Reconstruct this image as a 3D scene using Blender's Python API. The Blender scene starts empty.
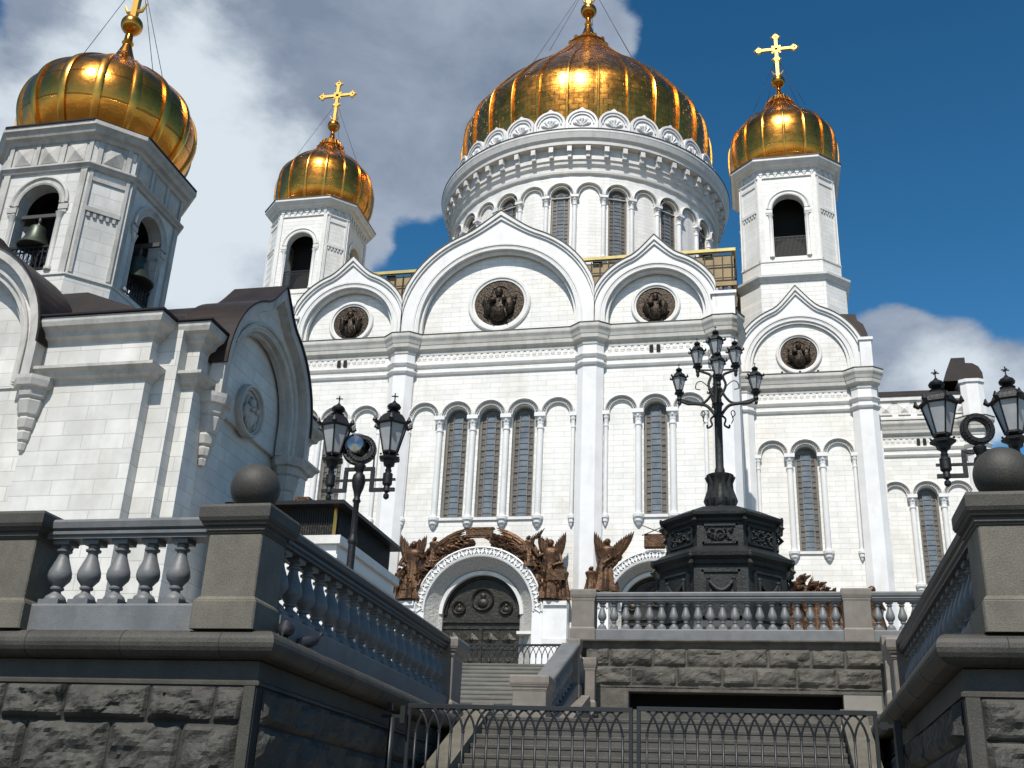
import bpy, bmesh, math, random
from mathutils import Matrix, Vector, noise
from mathutils.geometry import tessellate_polygon
random.seed(7)
PI = math.pi; R = math.radians
sin, cos = math.sin, math.cos
SC = bpy.context.scene
COL = SC.collection

# ---------------------------------------------------------------- camera
CR = [(0.97613068, 0.21276934, 0.04356721), (-0.04359631, 0.38847748, -0.92042632), (-0.21276338, 0.896557, 0.38848075)]
cam_d = bpy.data.cameras.new('camera'); cam = bpy.data.objects.new('camera', cam_d); COL.objects.link(cam)
cam_d.sensor_width = 36.0; cam_d.lens = 36.0 * 1097 / 1024; cam_d.clip_start = 0.05; cam_d.clip_end = 6000
r_, d_, f_ = [Vector(v) for v in CR]
u_ = -d_
cam.matrix_world = Matrix(((r_.x, u_.x, -f_.x, 0), (r_.y, u_.y, -f_.y, 0), (r_.z, u_.z, -f_.z, 0), (0, 0, 0, 1)))
SC.camera = cam

# ---------------------------------------------------------------- light
SUN_EL = R(53); SUN_AZ = R(181.5)          # azimuth from +Y, clockwise seen from above: sun stands behind the camera
sd = Vector((sin(SUN_AZ) * cos(SUN_EL), cos(SUN_AZ) * cos(SUN_EL), sin(SUN_EL)))
sun_d = bpy.data.lights.new('sun', 'SUN'); sun = bpy.data.objects.new('sun', sun_d); COL.objects.link(sun)
sun_d.energy = 5.0; sun_d.angle = R(0.55); sun_d.color = (1.0, 0.955, 0.88)
sun.rotation_euler = (-sd).to_track_quat('-Z', 'Y').to_euler()
sun.location = (0, -20, 60)

W = bpy.data.worlds.new('World'); SC.world = W; W.use_nodes = True; W.cycles.sampling_method = 'MANUAL'; W.cycles.sample_map_resolution = 256
nt = W.node_tree; nt.nodes.clear()
def N(t, **k):
    n = nt.nodes.new(t)
    for a, b in k.items(): setattr(n, a, b)
    return n
def L(a, b): nt.links.new(a, b)
def mth(op, a, b=None, c=None, clamp=False):
    n = N('ShaderNodeMath', operation=op); n.use_clamp = clamp
    for i, v in enumerate((a, b, c)):
        if v is None: continue
        if isinstance(v, (int, float)): n.inputs[i].default_value = v
        else: L(v, n.inputs[i])
    return n.outputs[0]
sky = N('ShaderNodeTexSky', sky_type='NISHITA'); sky.sun_disc = False
sky.sun_elevation = SUN_EL; sky.sun_rotation = SUN_AZ; sky.altitude = 200; sky.air_density = 1.0; sky.dust_density = 0.6; sky.ozone_density = 2.5
hs = N('ShaderNodeHueSaturation'); hs.inputs['Saturation'].default_value = 1.34; hs.inputs['Value'].default_value = 1.12; hs.inputs['Hue'].default_value = 0.492
L(sky.outputs[0], hs.inputs['Color'])
tc0 = N('ShaderNodeTexCoord'); sz = N('ShaderNodeSeparateXYZ'); L(tc0.outputs['Generated'], sz.inputs[0])
el = N('ShaderNodeMapRange'); L(sz.outputs[2], el.inputs[0]); el.inputs[1].default_value = .35; el.inputs[2].default_value = .72; el.inputs[3].default_value = 1.22; el.inputs[4].default_value = .84
skv = N('ShaderNodeVectorMath', operation='SCALE'); L(hs.outputs[0], skv.inputs[0]); L(el.outputs[0], skv.inputs['Scale'])
bg1 = N('ShaderNodeBackground'); L(skv.outputs[0], bg1.inputs[0]); bg1.inputs[1].default_value = 0.085
tc = N('ShaderNodeTexCoord'); D = tc.outputs['Generated']
nrm = N('ShaderNodeVectorMath', operation='NORMALIZE'); L(D, nrm.inputs[0]); D = nrm.outputs[0]
def fbm(scale, detail, rough, off=(0, 0, 0), dist=0.0):
    mp = N('ShaderNodeMapping'); L(D, mp.inputs[0]); mp.inputs['Location'].default_value = off; mp.inputs['Scale'].default_value = (1, 1, 1.7)
    n = N('ShaderNodeTexNoise'); L(mp.outputs[0], n.inputs['Vector'])
    n.inputs['Scale'].default_value = scale; n.inputs['Detail'].default_value = detail; n.inputs['Roughness'].default_value = rough
    n.inputs['Distortion'].default_value = dist
    return n.outputs['Fac']
def blob(d, rad, amp):
    v = Vector(d).normalized(); n = N('ShaderNodeVectorMath', operation='DOT_PRODUCT'); L(D, n.inputs[0]); n.inputs[1].default_value = v
    # angle^2 ~ 2(1-dot)
    a = mth('MULTIPLY', mth('SUBTRACT', 1.0, n.outputs['Value']), 2.0 / (rad * rad))
    return mth('MULTIPLY', mth('POWER', 2.718, mth('MULTIPLY', a, -1.0)), amp)
def lump(scale, off, sm=.4):
    """billowy cells that give cumulus edges their cauliflower outline"""
    wn = N('ShaderNodeTexNoise'); mp = N('ShaderNodeMapping'); L(D, mp.inputs[0]); mp.inputs['Location'].default_value = off
    L(mp.outputs[0], wn.inputs['Vector']); wn.inputs['Scale'].default_value = scale * .8; wn.inputs['Detail'].default_value = 2
    ad = N('ShaderNodeVectorMath', operation='MULTIPLY_ADD'); L(wn.outputs['Color'], ad.inputs[0]); ad.inputs[1].default_value = (.10, .10, .10); L(mp.outputs[0], ad.inputs[2])
    v = N('ShaderNodeTexVoronoi'); v.feature = 'SMOOTH_F1'; L(ad.outputs[0], v.inputs['Vector']); v.inputs['Scale'].default_value = scale; v.inputs['Smoothness'].default_value = sm; v.inputs['Detail'].default_value = 1.0; v.inputs['Roughness'].default_value = .5
    return mth('SUBTRACT', .45, v.outputs['Distance'])
n1 = fbm(6.5, 8, 0.6, (1.3, 0.4, 2.2), 0.1)
l1 = lump(11, (2.2, .7, 1.9)); l2 = lump(9, (5.1, 3.3, .2))
cov = mth('MULTIPLY_ADD', n1, 2.6, -1.3)
cov = mth('ADD', cov, mth('MULTIPLY', l1, 1.1))
for dd, rad, amp in (((-.44, .68, .59), .30, 1.7), ((-.29, .75, .60), .20, 1.4), ((-.18, .775, .61), .16, 1.1), ((-.15, .75, .645), .09, .7), ((-.5, .75, .42), .22, .8),
                     ((.15, .91, .385), .065, 2.1), ((.225, .90, .355), .06, 1.6), ((.09, .91, .405), .06, 1.8), ((.12, .885, .435), .03, .5), ((.131, .83, .56), .2, -1.5), ((.0, .75, .66), .16, -1.0),
                     ((-.285, .825, .485), .075, -2.6), ((.2, .62, .75), .3, -.6), ((-.2, .5, .84), .25, .6), ((-.9, .2, .3), .3, .8), ((.5, -.7, .25), .2, .9), ((-.5, -.8, .25), .2, .9), ((.9, .1, .25), .25, .9),
                     ((-.012, .783, .622), .02, .45), ((.02, .80, .60), .02, .25)):
    cov = mth('ADD', cov, blob(dd, rad, amp))
cov = mth('ADD', cov, blob((-.1, .85, .52), .75, 1.0))
cov = mth('SUBTRACT', cov, 1.32)
mask = N('ShaderNodeMapRange', interpolation_type='SMOOTHSTEP'); L(cov, mask.inputs[0]); mask.inputs[1].default_value = -0.12; mask.inputs[2].default_value = 0.35
# cloud body: bright billows against flat grey-blue sheets
n3 = fbm(5.2, 7, 0.6, (7.7, 1.1, 3.3), 0.15)
wht = mth('MULTIPLY_ADD', n3, 5.6, -2.8)
wht = mth('ADD', wht, mth('MULTIPLY', l2, 1.5))
for dd, rad, amp in (((-.455, .70, .55), .15, 1.15), ((-.39, .755, .53), .085, 1.9), ((-.43, .77, .47), .09, .9), ((-.55, .60, .58), .14, .8), ((-.25, .73, .64), .07, .3), ((.17, .91, .385), .12, 1.0), ((-.29, .75, .60), .12, -1.7), ((-.2, .78, .58), .16, -1.6), ((-.34, .66, .68), .07, -.7), ((-.36, .83, .45), .08, -1.0), ((-.5, -.6, .5), .7, -2.0), ((.5, -.7, .45), .7, -2.0), ((0, -.3, .95), .5, -1.0)):
    wht = mth('ADD', wht, blob(dd, rad, amp))
wr = N('ShaderNodeMapRange', interpolation_type='SMOOTHSTEP'); L(wht, wr.inputs[0]); wr.inputs[1].default_value = -0.5; wr.inputs[2].default_value = 1.3
n4 = fbm(3.0, 4, 0.55, (3.1, 8.2, 1.0), 0.2)
n5 = fbm(9.0, 6, 0.62, (2.4, 5.2, 7.0), 0.3)
n45 = mth('ADD', mth('MULTIPLY', mth('SUBTRACT', n4, .5), 1.9), mth('MULTIPLY', mth('SUBTRACT', n5, .5), 1.6))
gm = N('ShaderNodeMix', data_type='RGBA'); L(mth('ADD', n45, .5, clamp=True), gm.inputs[0]); gm.inputs[6].default_value = (0.215, 0.27, 0.37, 1); gm.inputs[7].default_value = (0.43, 0.50, 0.61, 1)
cc = N('ShaderNodeMix', data_type='RGBA'); L(wr.outputs[0], cc.inputs[0])
L(gm.outputs[2], cc.inputs[6]); cc.inputs[7].default_value = (0.72, 0.80, 0.87, 1)
bg2 = N('ShaderNodeBackground'); L(cc.outputs[2], bg2.inputs[0]); bg2.inputs[1].default_value = 0.88
mx = N('ShaderNodeMixShader'); L(mask.outputs[0], mx.inputs[0]); L(bg1.outputs[0], mx.inputs[1]); L(bg2.outputs[0], mx.inputs[2])
wo = N('ShaderNodeOutputWorld'); L(mx.outputs[0], wo.inputs[0])

SC.view_settings.view_transform = 'Standard'; SC.view_settings.look = 'None'; SC.view_settings.gamma = 1; SC.view_settings.exposure = 0.15
SC.view_settings.use_curve_mapping = False
SC.render.engine = 'CYCLES'; SC.cycles.max_bounces = 5; SC.cycles.diffuse_bounces = 2; SC.cycles.glossy_bounces = 3

# ---------------------------------------------------------------- materials
def new_mat(name):
    m = bpy.data.materials.new(name); m.use_nodes = True
    t = m.node_tree; b = t.nodes['Principled BSDF']
    return m, t, b
def mat(name, col, rough=0.6, metal=0.0, var=0.15, vs=1.5, bump=0.0, bs=20, brick=None, mort=0.8, spec=0.5, stain=None, polar=None, rvar=0.0, streak=0.0, speck=0.0):
    """procedural surface: base colour with noise variation, optional masonry courses, stains and bump (world metres)"""
    m, t, b = new_mat(name)
    def n_(ty, **k):
        n = t.nodes.new(ty)
        for a, c in k.items(): setattr(n, a, c)
        return n
    lk = t.links.new
    geo = n_('ShaderNodeNewGeometry'); P = geo.outputs['Position']
    def mm(op, a, c=None):
        n = n_('ShaderNodeMath', operation=op)
        for i, v in enumerate((a, c)):
            if v is None: continue
            if isinstance(v, (int, float)): n.inputs[i].default_value = v
            else: lk(v, n.inputs[i])
        return n.outputs[0]
    def noi(s, det=5, ro=0.6, sc=(1, 1, 1)):
        mp = n_('ShaderNodeMapping'); lk(P, mp.inputs[0]); mp.inputs['Scale'].default_value = sc
        n = n_('ShaderNodeTexNoise'); lk(mp.outputs[0], n.inputs['Vector']); n.inputs['Scale'].default_value = s; n.inputs['Detail'].default_value = det; n.inputs['Roughness'].default_value = ro
        return n.outputs['Fac']
    def mix(f, a, c, mode='MIX'):
        n = n_('ShaderNodeMix', data_type='RGBA', blend_type=mode)
        if isinstance(f, float): n.inputs[0].default_value = f
        else: lk(f, n.inputs[0])
        for i, v in ((6, a), (7, c)):
            if isinstance(v, tuple): n.inputs[i].default_value = v
            else: lk(v, n.inputs[i])
        return n.outputs[2]
    def rng(v, a, c, lo, hi):
        n = n_('ShaderNodeMapRange'); lk(v, n.inputs[0])
        for i, x in enumerate((a, c, lo, hi)): n.inputs[i + 1].default_value = x
        return n.outputs[0]
    f = rng(noi(vs), 0.25, 0.75, 1 - var, 1 + var)
    cn = n_('ShaderNodeVectorMath', operation='SCALE'); cn.inputs[0].default_value = col; lk(f, cn.inputs['Scale']); c = cn.outputs[0]
    height = None
    if brick:
        bw, bh, ms = brick
        sep = n_('ShaderNodeSeparateXYZ'); lk(P, sep.inputs[0])
        if polar:
            px, py, rr = polar
            u = mm('MULTIPLY', mm('ARCTAN2', mm('SUBTRACT', sep.outputs[0], px), mm('SUBTRACT', py, sep.outputs[1])), rr)
        else: u = mm('ADD', sep.outputs[0], sep.outputs[1])
        cb = n_('ShaderNodeCombineXYZ'); lk(u, cb.inputs[0]); lk(sep.outputs[2], cb.inputs[1])
        br = n_('ShaderNodeTexBrick'); lk(cb.outputs[0], br.inputs['Vector']); br.inputs['Scale'].default_value = 1.0
        br.inputs['Brick Width'].default_value = bw; br.inputs['Row Height'].default_value = bh; br.inputs['Mortar Size'].default_value = ms; br.inputs['Mortar Smooth'].default_value = 0.3
        br.inputs['Color1'].default_value = (1.04, 1.03, 1.01, 1); br.inputs['Color2'].default_value = (1 - var * .7, 1 - var * .72, 1 - var * .8, 1); br.inputs['Mortar'].default_value = (mort, mort, mort * .97, 1)
        c = mix(1.0, c, br.outputs['Color'], 'MULTIPLY'); height = mm('MULTIPLY', br.outputs['Fac'], -1.0)
    if speck:
        sp = rng(noi(70, 3, .7), .3, .7, 1 - speck, 1 + speck); v_ = n_('ShaderNodeVectorMath', operation='SCALE'); lk(c, v_.inputs[0]); lk(sp, v_.inputs['Scale']); c = v_.outputs[0]
    if stain:
        sc_, amt, scol = stain
        s = rng(noi(sc_, 8, 0.65, (1, 1, .5)), 0.5, 0.72, 0.0, amt)
        c = mix(s, c, (*scol, 1))
    if streak:
        s = rng(noi(2.2, 6, 0.7, (1, 1, .08)), 0.5, 0.75, 0.0, streak)
        c = mix(s, c, (col[0] * .45, col[1] * .44, col[2] * .4, 1))
    lk(c, b.inputs['Base Color'])
    b.inputs['Roughness'].default_value = rough; b.inputs['Metallic'].default_value = metal; b.inputs['Specular IOR Level'].default_value = spec
    if rvar: lk(rng(noi(vs * 2.3), 0.3, 0.7, rough - rvar, rough + rvar), b.inputs['Roughness'])
    if bump or height is not None:
        bp = n_('ShaderNodeBump'); bp.inputs['Strength'].default_value = 1.0; bp.inputs['Distance'].default_value = 1.0
        h = None
        if bump:
            h = mm('MULTIPLY', noi(bs, 6, 0.65), bump)
        if height is not None:
            hh = mm('MULTIPLY', height, brick[2] * .5); h = mm('ADD', h, hh) if h is not None else hh
        lk(h, bp.inputs['Height']); lk(bp.outputs[0], b.inputs['Normal'])
    return m
MB_ = {}
CX, CY = -19.85, 119.2      # axis of the great drum
M = dict(
 marble=mat('marble_courses', (.72, .71, .685), .5, var=.11, vs=.5, brick=(1.5, .43, .016), mort=.78, stain=(.5, .55, (.56, .52, .44)), bump=.004, bs=8, streak=.14),
 marble_s=mat('marble_smooth', (.70, .695, .685), .45, var=.08, vs=.7, stain=(.9, .5, (.52, .51, .49)), bump=.003, bs=6),
 marble_t=mat('marble_trim', (.64, .63, .605), .55, var=.09, vs=1.3, stain=(1.2, .5, (.42, .39, .34)), bump=.006, bs=9),
 marble_d=mat('marble_drum', (.71, .70, .68), .5, var=.07, vs=.5, brick=(1.6, .45, .016), mort=.78, polar=(CX, CY, 16.5), stain=(.5, .35, (.56, .52, .44)), streak=.14),
 carved=mat('carved_marble', (.43, .415, .385), .7, var=.25, vs=7, bump=.10, bs=5),
 pav=mat('pavilion_marble', (.60, .59, .565), .5, var=.17, vs=.9, brick=(1.15, .385, .009), mort=.72, stain=(.9, .6, (.43, .405, .35)), bump=.004, bs=10, streak=.2),
 pav_t=mat('pavilion_trim', (.43, .415, .385), .6, var=.18, vs=2.2, stain=(1.5, .7, (.20, .185, .16)), bump=.008, bs=12, streak=.4),
 carved_d=mat('zigzag_ground', (.34, .33, .31), .8, var=.3, vs=9, bump=.05, bs=9),
 cornice=mat('weathered_cornice', (.50, .485, .445), .6, var=.12, vs=1.2, stain=(.9, .7, (.28, .26, .22)), streak=.3),
 ledge=mat('lead_flashing', (.06, .052, .045), .6, var=.2),
 copper=mat('roof_copper', (.016, .010, .008), .5, metal=.35, var=.5, vs=.6, rvar=.08, stain=(.8, .4, (.035, .018, .011))),
 gold=mat('gilded_copper', (.70, .285, .048), .24, metal=1, var=.28, vs=.55, rvar=.07, bump=.03, bs=.8, brick=(60, .92, .035), mort=.55, stain=(.6, .7, (.26, .095, .02))),
 goldt=mat('gilded_tiles', (.70, .29, .052), .26, metal=1, var=.3, vs=.4, rvar=.07, brick=(1.15, .72, .05), mort=.45, polar=(CX, CY, 16), bump=.05, bs=.8, stain=(.45, .6, (.3, .12, .028))),
 goldr=mat('gilded_rib', (.72, .33, .06), .26, metal=1, var=.25, vs=1.0, rvar=.06),
 goldc=mat('bright_gold', (.66, .40, .10), .5, metal=1, var=.15, vs=2),
 bronze=mat('bronze_sculpture', (.088, .046, .023), .42, metal=.65, var=.6, vs=2.2, bump=.06, bs=4, rvar=.1),
 bronzed=mat('dark_bronze', (.030, .026, .019), .42, metal=.45, var=.5, vs=2.5, bump=.05, bs=5),
 bronzem=mat('medallion_bronze', (.034, .023, .014), .36, metal=.6, var=.6, vs=3.5, bump=.07, bs=6),
 lattice=mat('window_lattice', (.165, .148, .122), .55, metal=.1, var=.25, vs=3),
 glass=mat('window_glass', (.14, .16, .175), .2, var=.4, vs=1.1, spec=.8, bump=.012, bs=2),  # lighter grey-blue base carries the sky's reflection in the panes
 glassb=mat('window_side_glass', (.12, .11, .098), .35, var=.5, vs=2.5),
 dark=mat('interior_shade', (.012, .011, .010), .9, var=.2),  # near-black base stands in for shade inside openings
 iron=mat('black_iron', (.008, .008, .009), .5, metal=.3, var=.3, vs=5, bump=.01, bs=20),
 irong=mat('painted_iron', (.016, .018, .020), .45, metal=.2, var=.2, vs=6),
 cast=mat('cast_iron_pedestal', (.015, .017, .016), .58, metal=.3, var=.45, vs=1.8, bump=.03, bs=9, stain=(1.6, .35, (.045, .05, .045))),
 lampg=mat('frosted_lamp_glass', (.30, .31, .32), .3, var=.2, vs=4, spec=.7),
 chrome=mat('chrome_hood', (.25, .25, .26), .12, metal=1, var=.1),
 granite=mat('granite_pedestal', (.116, .105, .080), .62, var=.25, vs=3.2, bump=.004, bs=60, stain=(2.2, .7, (.06, .052, .04)), streak=.45, speck=.3),
 granited=mat('granite_coping', (.043, .039, .031), .62, var=.4, vs=3.0, bump=.004, bs=50, stain=(1.6, .85, (.02, .018, .015)), streak=.5, speck=.35),
 rustic=mat('rusticated_granite', (.050, .047, .039), .7, var=.6, vs=2.4, bump=.022, bs=14, stain=(1.8, .8, (.016, .015, .013)), streak=.45, speck=.35),
 rusticl=mat('rusticated_terrace_stone', (.076, .069, .056), .75, var=.5, vs=2.8, bump=.02, bs=9, stain=(1.1, .9, (.024, .021, .018)), streak=.8),
 joint=mat('wall_joint', (.028, .026, .023), .9, var=.3, vs=3),
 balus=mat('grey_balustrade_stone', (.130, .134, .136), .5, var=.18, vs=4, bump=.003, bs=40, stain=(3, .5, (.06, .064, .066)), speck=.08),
 balus_shade=mat('shaded_rail_stone', (.034, .037, .041), .45, var=.2, vs=4, bump=.003, bs=40),  # darker copy of the balustrade stone; shade painted into the side rails
 postg=mat('pinkish_granite_post', (.155, .135, .115), .6, var=.18, vs=5, bump=.003, bs=50, stain=(3, .5, (.09, .078, .065))),
 steps=mat('granite_steps', (.066, .062, .053), .7, var=.35, vs=2.4, bump=.006, bs=30, stain=(1.4, .8, (.04, .036, .03))),
 stepsl=mat('pale_stone_steps', (.13, .124, .107), .7, var=.3, vs=1.5, bump=.006, bs=30, stain=(.9, .7, (.06, .056, .05))),
 panel=mat('pale_stone_panel', (.19, .18, .155), .7, var=.15, vs=2),
 paving=mat('granite_paving', (.30, .285, .26), .75, var=.15, vs=.8, brick=(.9, .6, .012), mort=.5),
 ground=mat('asphalt_ground', (.06, .06, .058), .85, var=.2, vs=.4),
 deck=mat('gilded_fascia', (.42, .34, .12), .45, metal=.3, var=.25, vs=1.0),
 ochre=mat('ochre_parapet', (.27, .19, .08), .6, var=.25, vs=1.0),
 bellm=mat('bell_bronze', (.055, .065, .05), .45, metal=.7, var=.3, vs=3),
 pig=mat('pigeon_feathers', (.014, .014, .018), .5, var=.5, vs=30),
)

# ---------------------------------------------------------------- mesh builder
class MB:
    def __init__(s, F=None): s.v = []; s.f = []; s.sm = []; s.F = F
    def add(s, vs, fs, smooth=False):
        o = len(s.v)
        if s.F is not None: vs = [tuple(s.F @ Vector(p)) for p in vs]
        s.v += [tuple(p) for p in vs]
        s.f += [tuple(o + i for i in q) for q in fs]; s.sm += [smooth] * len(fs)
    def box(s, x0, x1, y0, y1, z0, z1):
        s.add([(x0, y0, z0), (x1, y0, z0), (x1, y1, z0), (x0, y1, z0), (x0, y0, z1), (x1, y0, z1), (x1, y1, z1), (x0, y1, z1)],
              [(0, 3, 2, 1), (4, 5, 6, 7), (0, 1, 5, 4), (1, 2, 6, 5), (2, 3, 7, 6), (3, 0, 4, 7)])
    def bbox(s, x0, x1, y0, y1, z0, z1, b=0.01):
        """box with bevelled vertical and top edges"""
        P = [(x0 + b, y0), (x1 - b, y0), (x1, y0 + b), (x1, y1 - b), (x1 - b, y1), (x0 + b, y1), (x0, y1 - b), (x0, y0 + b)]
        s.loft([[(x, y, z0) for x, y in P], [(x, y, z1 - b) for x, y in P], [(min(max(x, x0 + b), x1 - b), min(max(y, y0 + b), y1 - b), z1) for x, y in P]])
    def loft(s, rings, smooth=False, cap=True):
        n = len(rings[0]); vs = [p for r in rings for p in r]; fs = []
        for i in range(len(rings) - 1):
            for j in range(n):
                k = (j + 1) % n; fs.append((i * n + j, i * n + k, (i + 1) * n + k, (i + 1) * n + j))
        s.add(vs, fs, smooth)
        if cap: s.add(rings[0], [tuple(range(n))[::-1]]); s.add(rings[-1], [tuple(range(n))])
    def prism(s, poly, z0, z1):
        s.loft([[(x, y, z0) for x, y in poly], [(x, y, z1) for x, y in poly]])
    def prismy(s, poly, y0, y1):
        s.loft([[(x, y0, z) for x, z in poly], [(x, y1, z) for x, z in poly]])
    def lathe(s, prof, cx=0, cy=0, n=24, z0=0, smooth=True, cap=True, a0=0):
        s.loft([[(cx + r * cos(a0 + 2 * PI * k / n), cy + r * sin(a0 + 2 * PI * k / n), z0 + z) for k in range(n)] for r, z in prof], smooth, cap)
    def revy(s, prof, cx, cz, a0, a1, n, smooth=True, cap=True):
        """closed section [(radius, y)] swept about an axis along y"""
        m = len(prof); vs = []; fs = []
        for i in range(n + 1):
            a = a0 + (a1 - a0) * i / n
            vs += [(cx + r * cos(a), y, cz + r * sin(a)) for r, y in prof]
        for i in range(n):
            for j in range(m):
                k = (j + 1) % m; fs.append((i * m + j, i * m + k, (i + 1) * m + k, (i + 1) * m + j))
        s.add(vs, fs, False)
        if cap: s.add(vs[:m], [tuple(range(m))]); s.add(vs[-m:], [tuple(range(m))])
    def sweep(s, prof, path, closed=False):
        """profile [(out, z)] along a plan polyline; outward = right-hand side of travel"""
        n = len(path); rings = []
        for i, p in enumerate(path):
            p = Vector(p)
            a = Vector(path[(i - 1) % n]) if (i > 0 or closed) else None
            c = Vector(path[(i + 1) % n]) if (i < n - 1 or closed) else None
            d1 = (p - a).normalized() if a is not None else None; d2 = (c - p).normalized() if c is not None else None
            if d1 is None: d1 = d2
            if d2 is None: d2 = d1
            n1 = Vector((d1.y, -d1.x)); n2 = Vector((d2.y, -d2.x)); m = (n1 + n2)
            m = m.normalized() if m.length > 1e-6 else n1
            k = 1 / max(.35, m.dot(n1))
            rings.append([(p.x + m.x * o * k, p.y + m.y * o * k, z) for o, z in prof])
        m_ = len(prof); vs = [q for r in rings for q in r]; fs = []
        for i in range(n if closed else n - 1):
            i2 = (i + 1) % n
            for j in range(m_):
                k = (j + 1) % m_; fs.append((i * m_ + j, i2 * m_ + j, i2 * m_ + k, i * m_ + k))
        s.add(vs, fs)
        if not closed: s.add(rings[0], [tuple(range(m_))]); s.add(rings[-1], [tuple(range(m_))[::-1]])
    def tube(s, pts, rad, n=8, smooth=True):
        pts = [Vector(p) for p in pts]; rs = rad if isinstance(rad, (list, tuple)) else [rad] * len(pts); rings = []
        up = None
        for i, p in enumerate(pts):
            d = (pts[min(i + 1, len(pts) - 1)] - pts[max(i - 1, 0)]).normalized()
            if up is None: up = Vector((0, 0, 1)) if abs(d.z) < .9 else Vector((1, 0, 0))
            a = d.cross(up).normalized(); b = a.cross(d); up = b
            rings.append([tuple(p + (a * cos(2 * PI * k / n) + b * sin(2 * PI * k / n)) * rs[i]) for k in range(n)])
        s.loft(rings, smooth)
    def ball(s, c, r, n=16, sc=(1, 1, 1), smooth=True):
        m = n // 2; P = [(max(1e-4, sin(PI * i / m)) * r, -cos(PI * i / m) * r) for i in range(m + 1)]
        s.loft([[(c[0] + q * cos(2 * PI * k / n) * sc[0], c[1] + q * sin(2 * PI * k / n) * sc[1], c[2] + z * sc[2]) for k in range(n)] for q, z in P], smooth)
    def holes(s, outer, holes, y0, y1):
        """plate in the xz plane with holes, front at y0; reveals go back to y1"""
        polys = [[Vector((x, z, 0)) for x, z in outer]] + [[Vector((x, z, 0)) for x, z in h] for h in holes]
        tri = tessellate_polygon(polys); pts = [p for q in polys for p in q]
        s.add([(p.x, y0, p.y) for p in pts], [tuple(t) for t in tri])
        for q in [outer] + list(holes):
            n = len(q); s.add([(x, y0, z) for x, z in q] + [(x, y1, z) for x, z in q], [(i, (i + 1) % n, n + (i + 1) % n, n + i) for i in range(n)])
        if y1 - y0 > .01: s.add([(p.x, y1, p.y) for p in pts], [tuple(t) for t in tri])

WO = {}
def wo(o): return WO.get(o.name, Vector((0, 0, 0))) if o is not None else Vector((0, 0, 0))
def tag(o, label=None, cat=None, group=None, kind=None):
    if label: o['label'] = label
    if cat: o['category'] = cat
    if group: o['group'] = group
    if kind: o['kind'] = kind
    return o
def mesh_of(name, mb, m):
    me = bpy.data.meshes.new(name); me.from_pydata(mb.v, [], mb.f); me.update()
    me.polygons.foreach_set('use_smooth', mb.sm)
    bm = bmesh.new(); bm.from_mesh(me); bmesh.ops.remove_doubles(bm, verts=bm.verts, dist=1e-5); bmesh.ops.recalc_face_normals(bm, faces=bm.faces); bm.to_mesh(me); bm.free()
    fl = [False] * len(me.polygons); me.polygons.foreach_get('use_smooth', fl)
    if any(fl): me.set_sharp_from_angle(angle=R(38)); me.polygons.foreach_set('use_smooth', fl)
    me.materials.append(M[m]); return me
def part(name, mb, m, parent=None, label=None, origin=None):
    """world-space builder -> one mesh object whose origin sits at its own base"""
    xs = [v[0] for v in mb.v]; ys = [v[1] for v in mb.v]; zs = [v[2] for v in mb.v]
    o_ = Vector(origin) if origin else Vector(((min(xs) + max(xs)) / 2, (min(ys) + max(ys)) / 2, min(zs)))
    mb.v = [(x - o_.x, y - o_.y, z - o_.z) for x, y, z in mb.v]
    o = bpy.data.objects.new(name, mesh_of(name, mb, m)); COL.objects.link(o)
    o.parent = parent; o.location = o_ - wo(parent); WO[o.name] = o_
    if label: o['label'] = label
    return o
def inst(name, me, loc, parent=None, rz=0, scale=None, label=None):
    o = bpy.data.objects.new(name, me); COL.objects.link(o); o.parent = parent
    o.location = Vector(loc) - wo(parent); o.rotation_euler = (0, 0, rz); WO[o.name] = Vector(loc)
    if scale: o.scale = scale
    if label: o['label'] = label
    return o
def thing(name, loc, label, cat, group=None, rz=0):
    o = bpy.data.objects.new(name, None); COL.objects.link(o); o.location = loc; o.rotation_euler = (0, 0, rz); o.empty_display_size = .3
    WO[o.name] = Vector(loc); return tag(o, label, cat, group)
def struct(name, mb, m):
    o = part(name, mb, m, None, origin=(0, 0, 0)); o['kind'] = 'structure'; return o
def copy_tree(o, loc=None, parent=None):
    c = o.copy(); COL.objects.link(c); c.parent = parent
    if loc is not None: c.location = loc
    for ch in o.children: copy_tree(ch, None, c)
    return c
def frame(x0, y0, rot=0): return Matrix.Translation((x0, y0, 0)) @ Matrix.Rotation(rot, 4, 'Z')
def arc(cx, cz, r, a0, a1, n): return [(cx + r * cos(a0 + (a1 - a0) * i / n), cz + r * sin(a0 + (a1 - a0) * i / n)) for i in range(n + 1)]
def smoothp(P, n=5):
    out = []
    for i in range(len(P) - 1):
        p0 = P[max(i - 1, 0)]; p1 = P[i]; p2 = P[i + 1]; p3 = P[min(i + 2, len(P) - 1)]
        for k in range(n):
            t = k / n
            out.append(tuple(.5 * (2 * b + (c - a) * t + (2 * a - 5 * b + 4 * c - d) * t * t + (3 * b - a - 3 * c + d) * t ** 3) for a, b, c, d in zip(p0, p1, p2, p3)))
    return out + [tuple(P[-1])]

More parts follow.
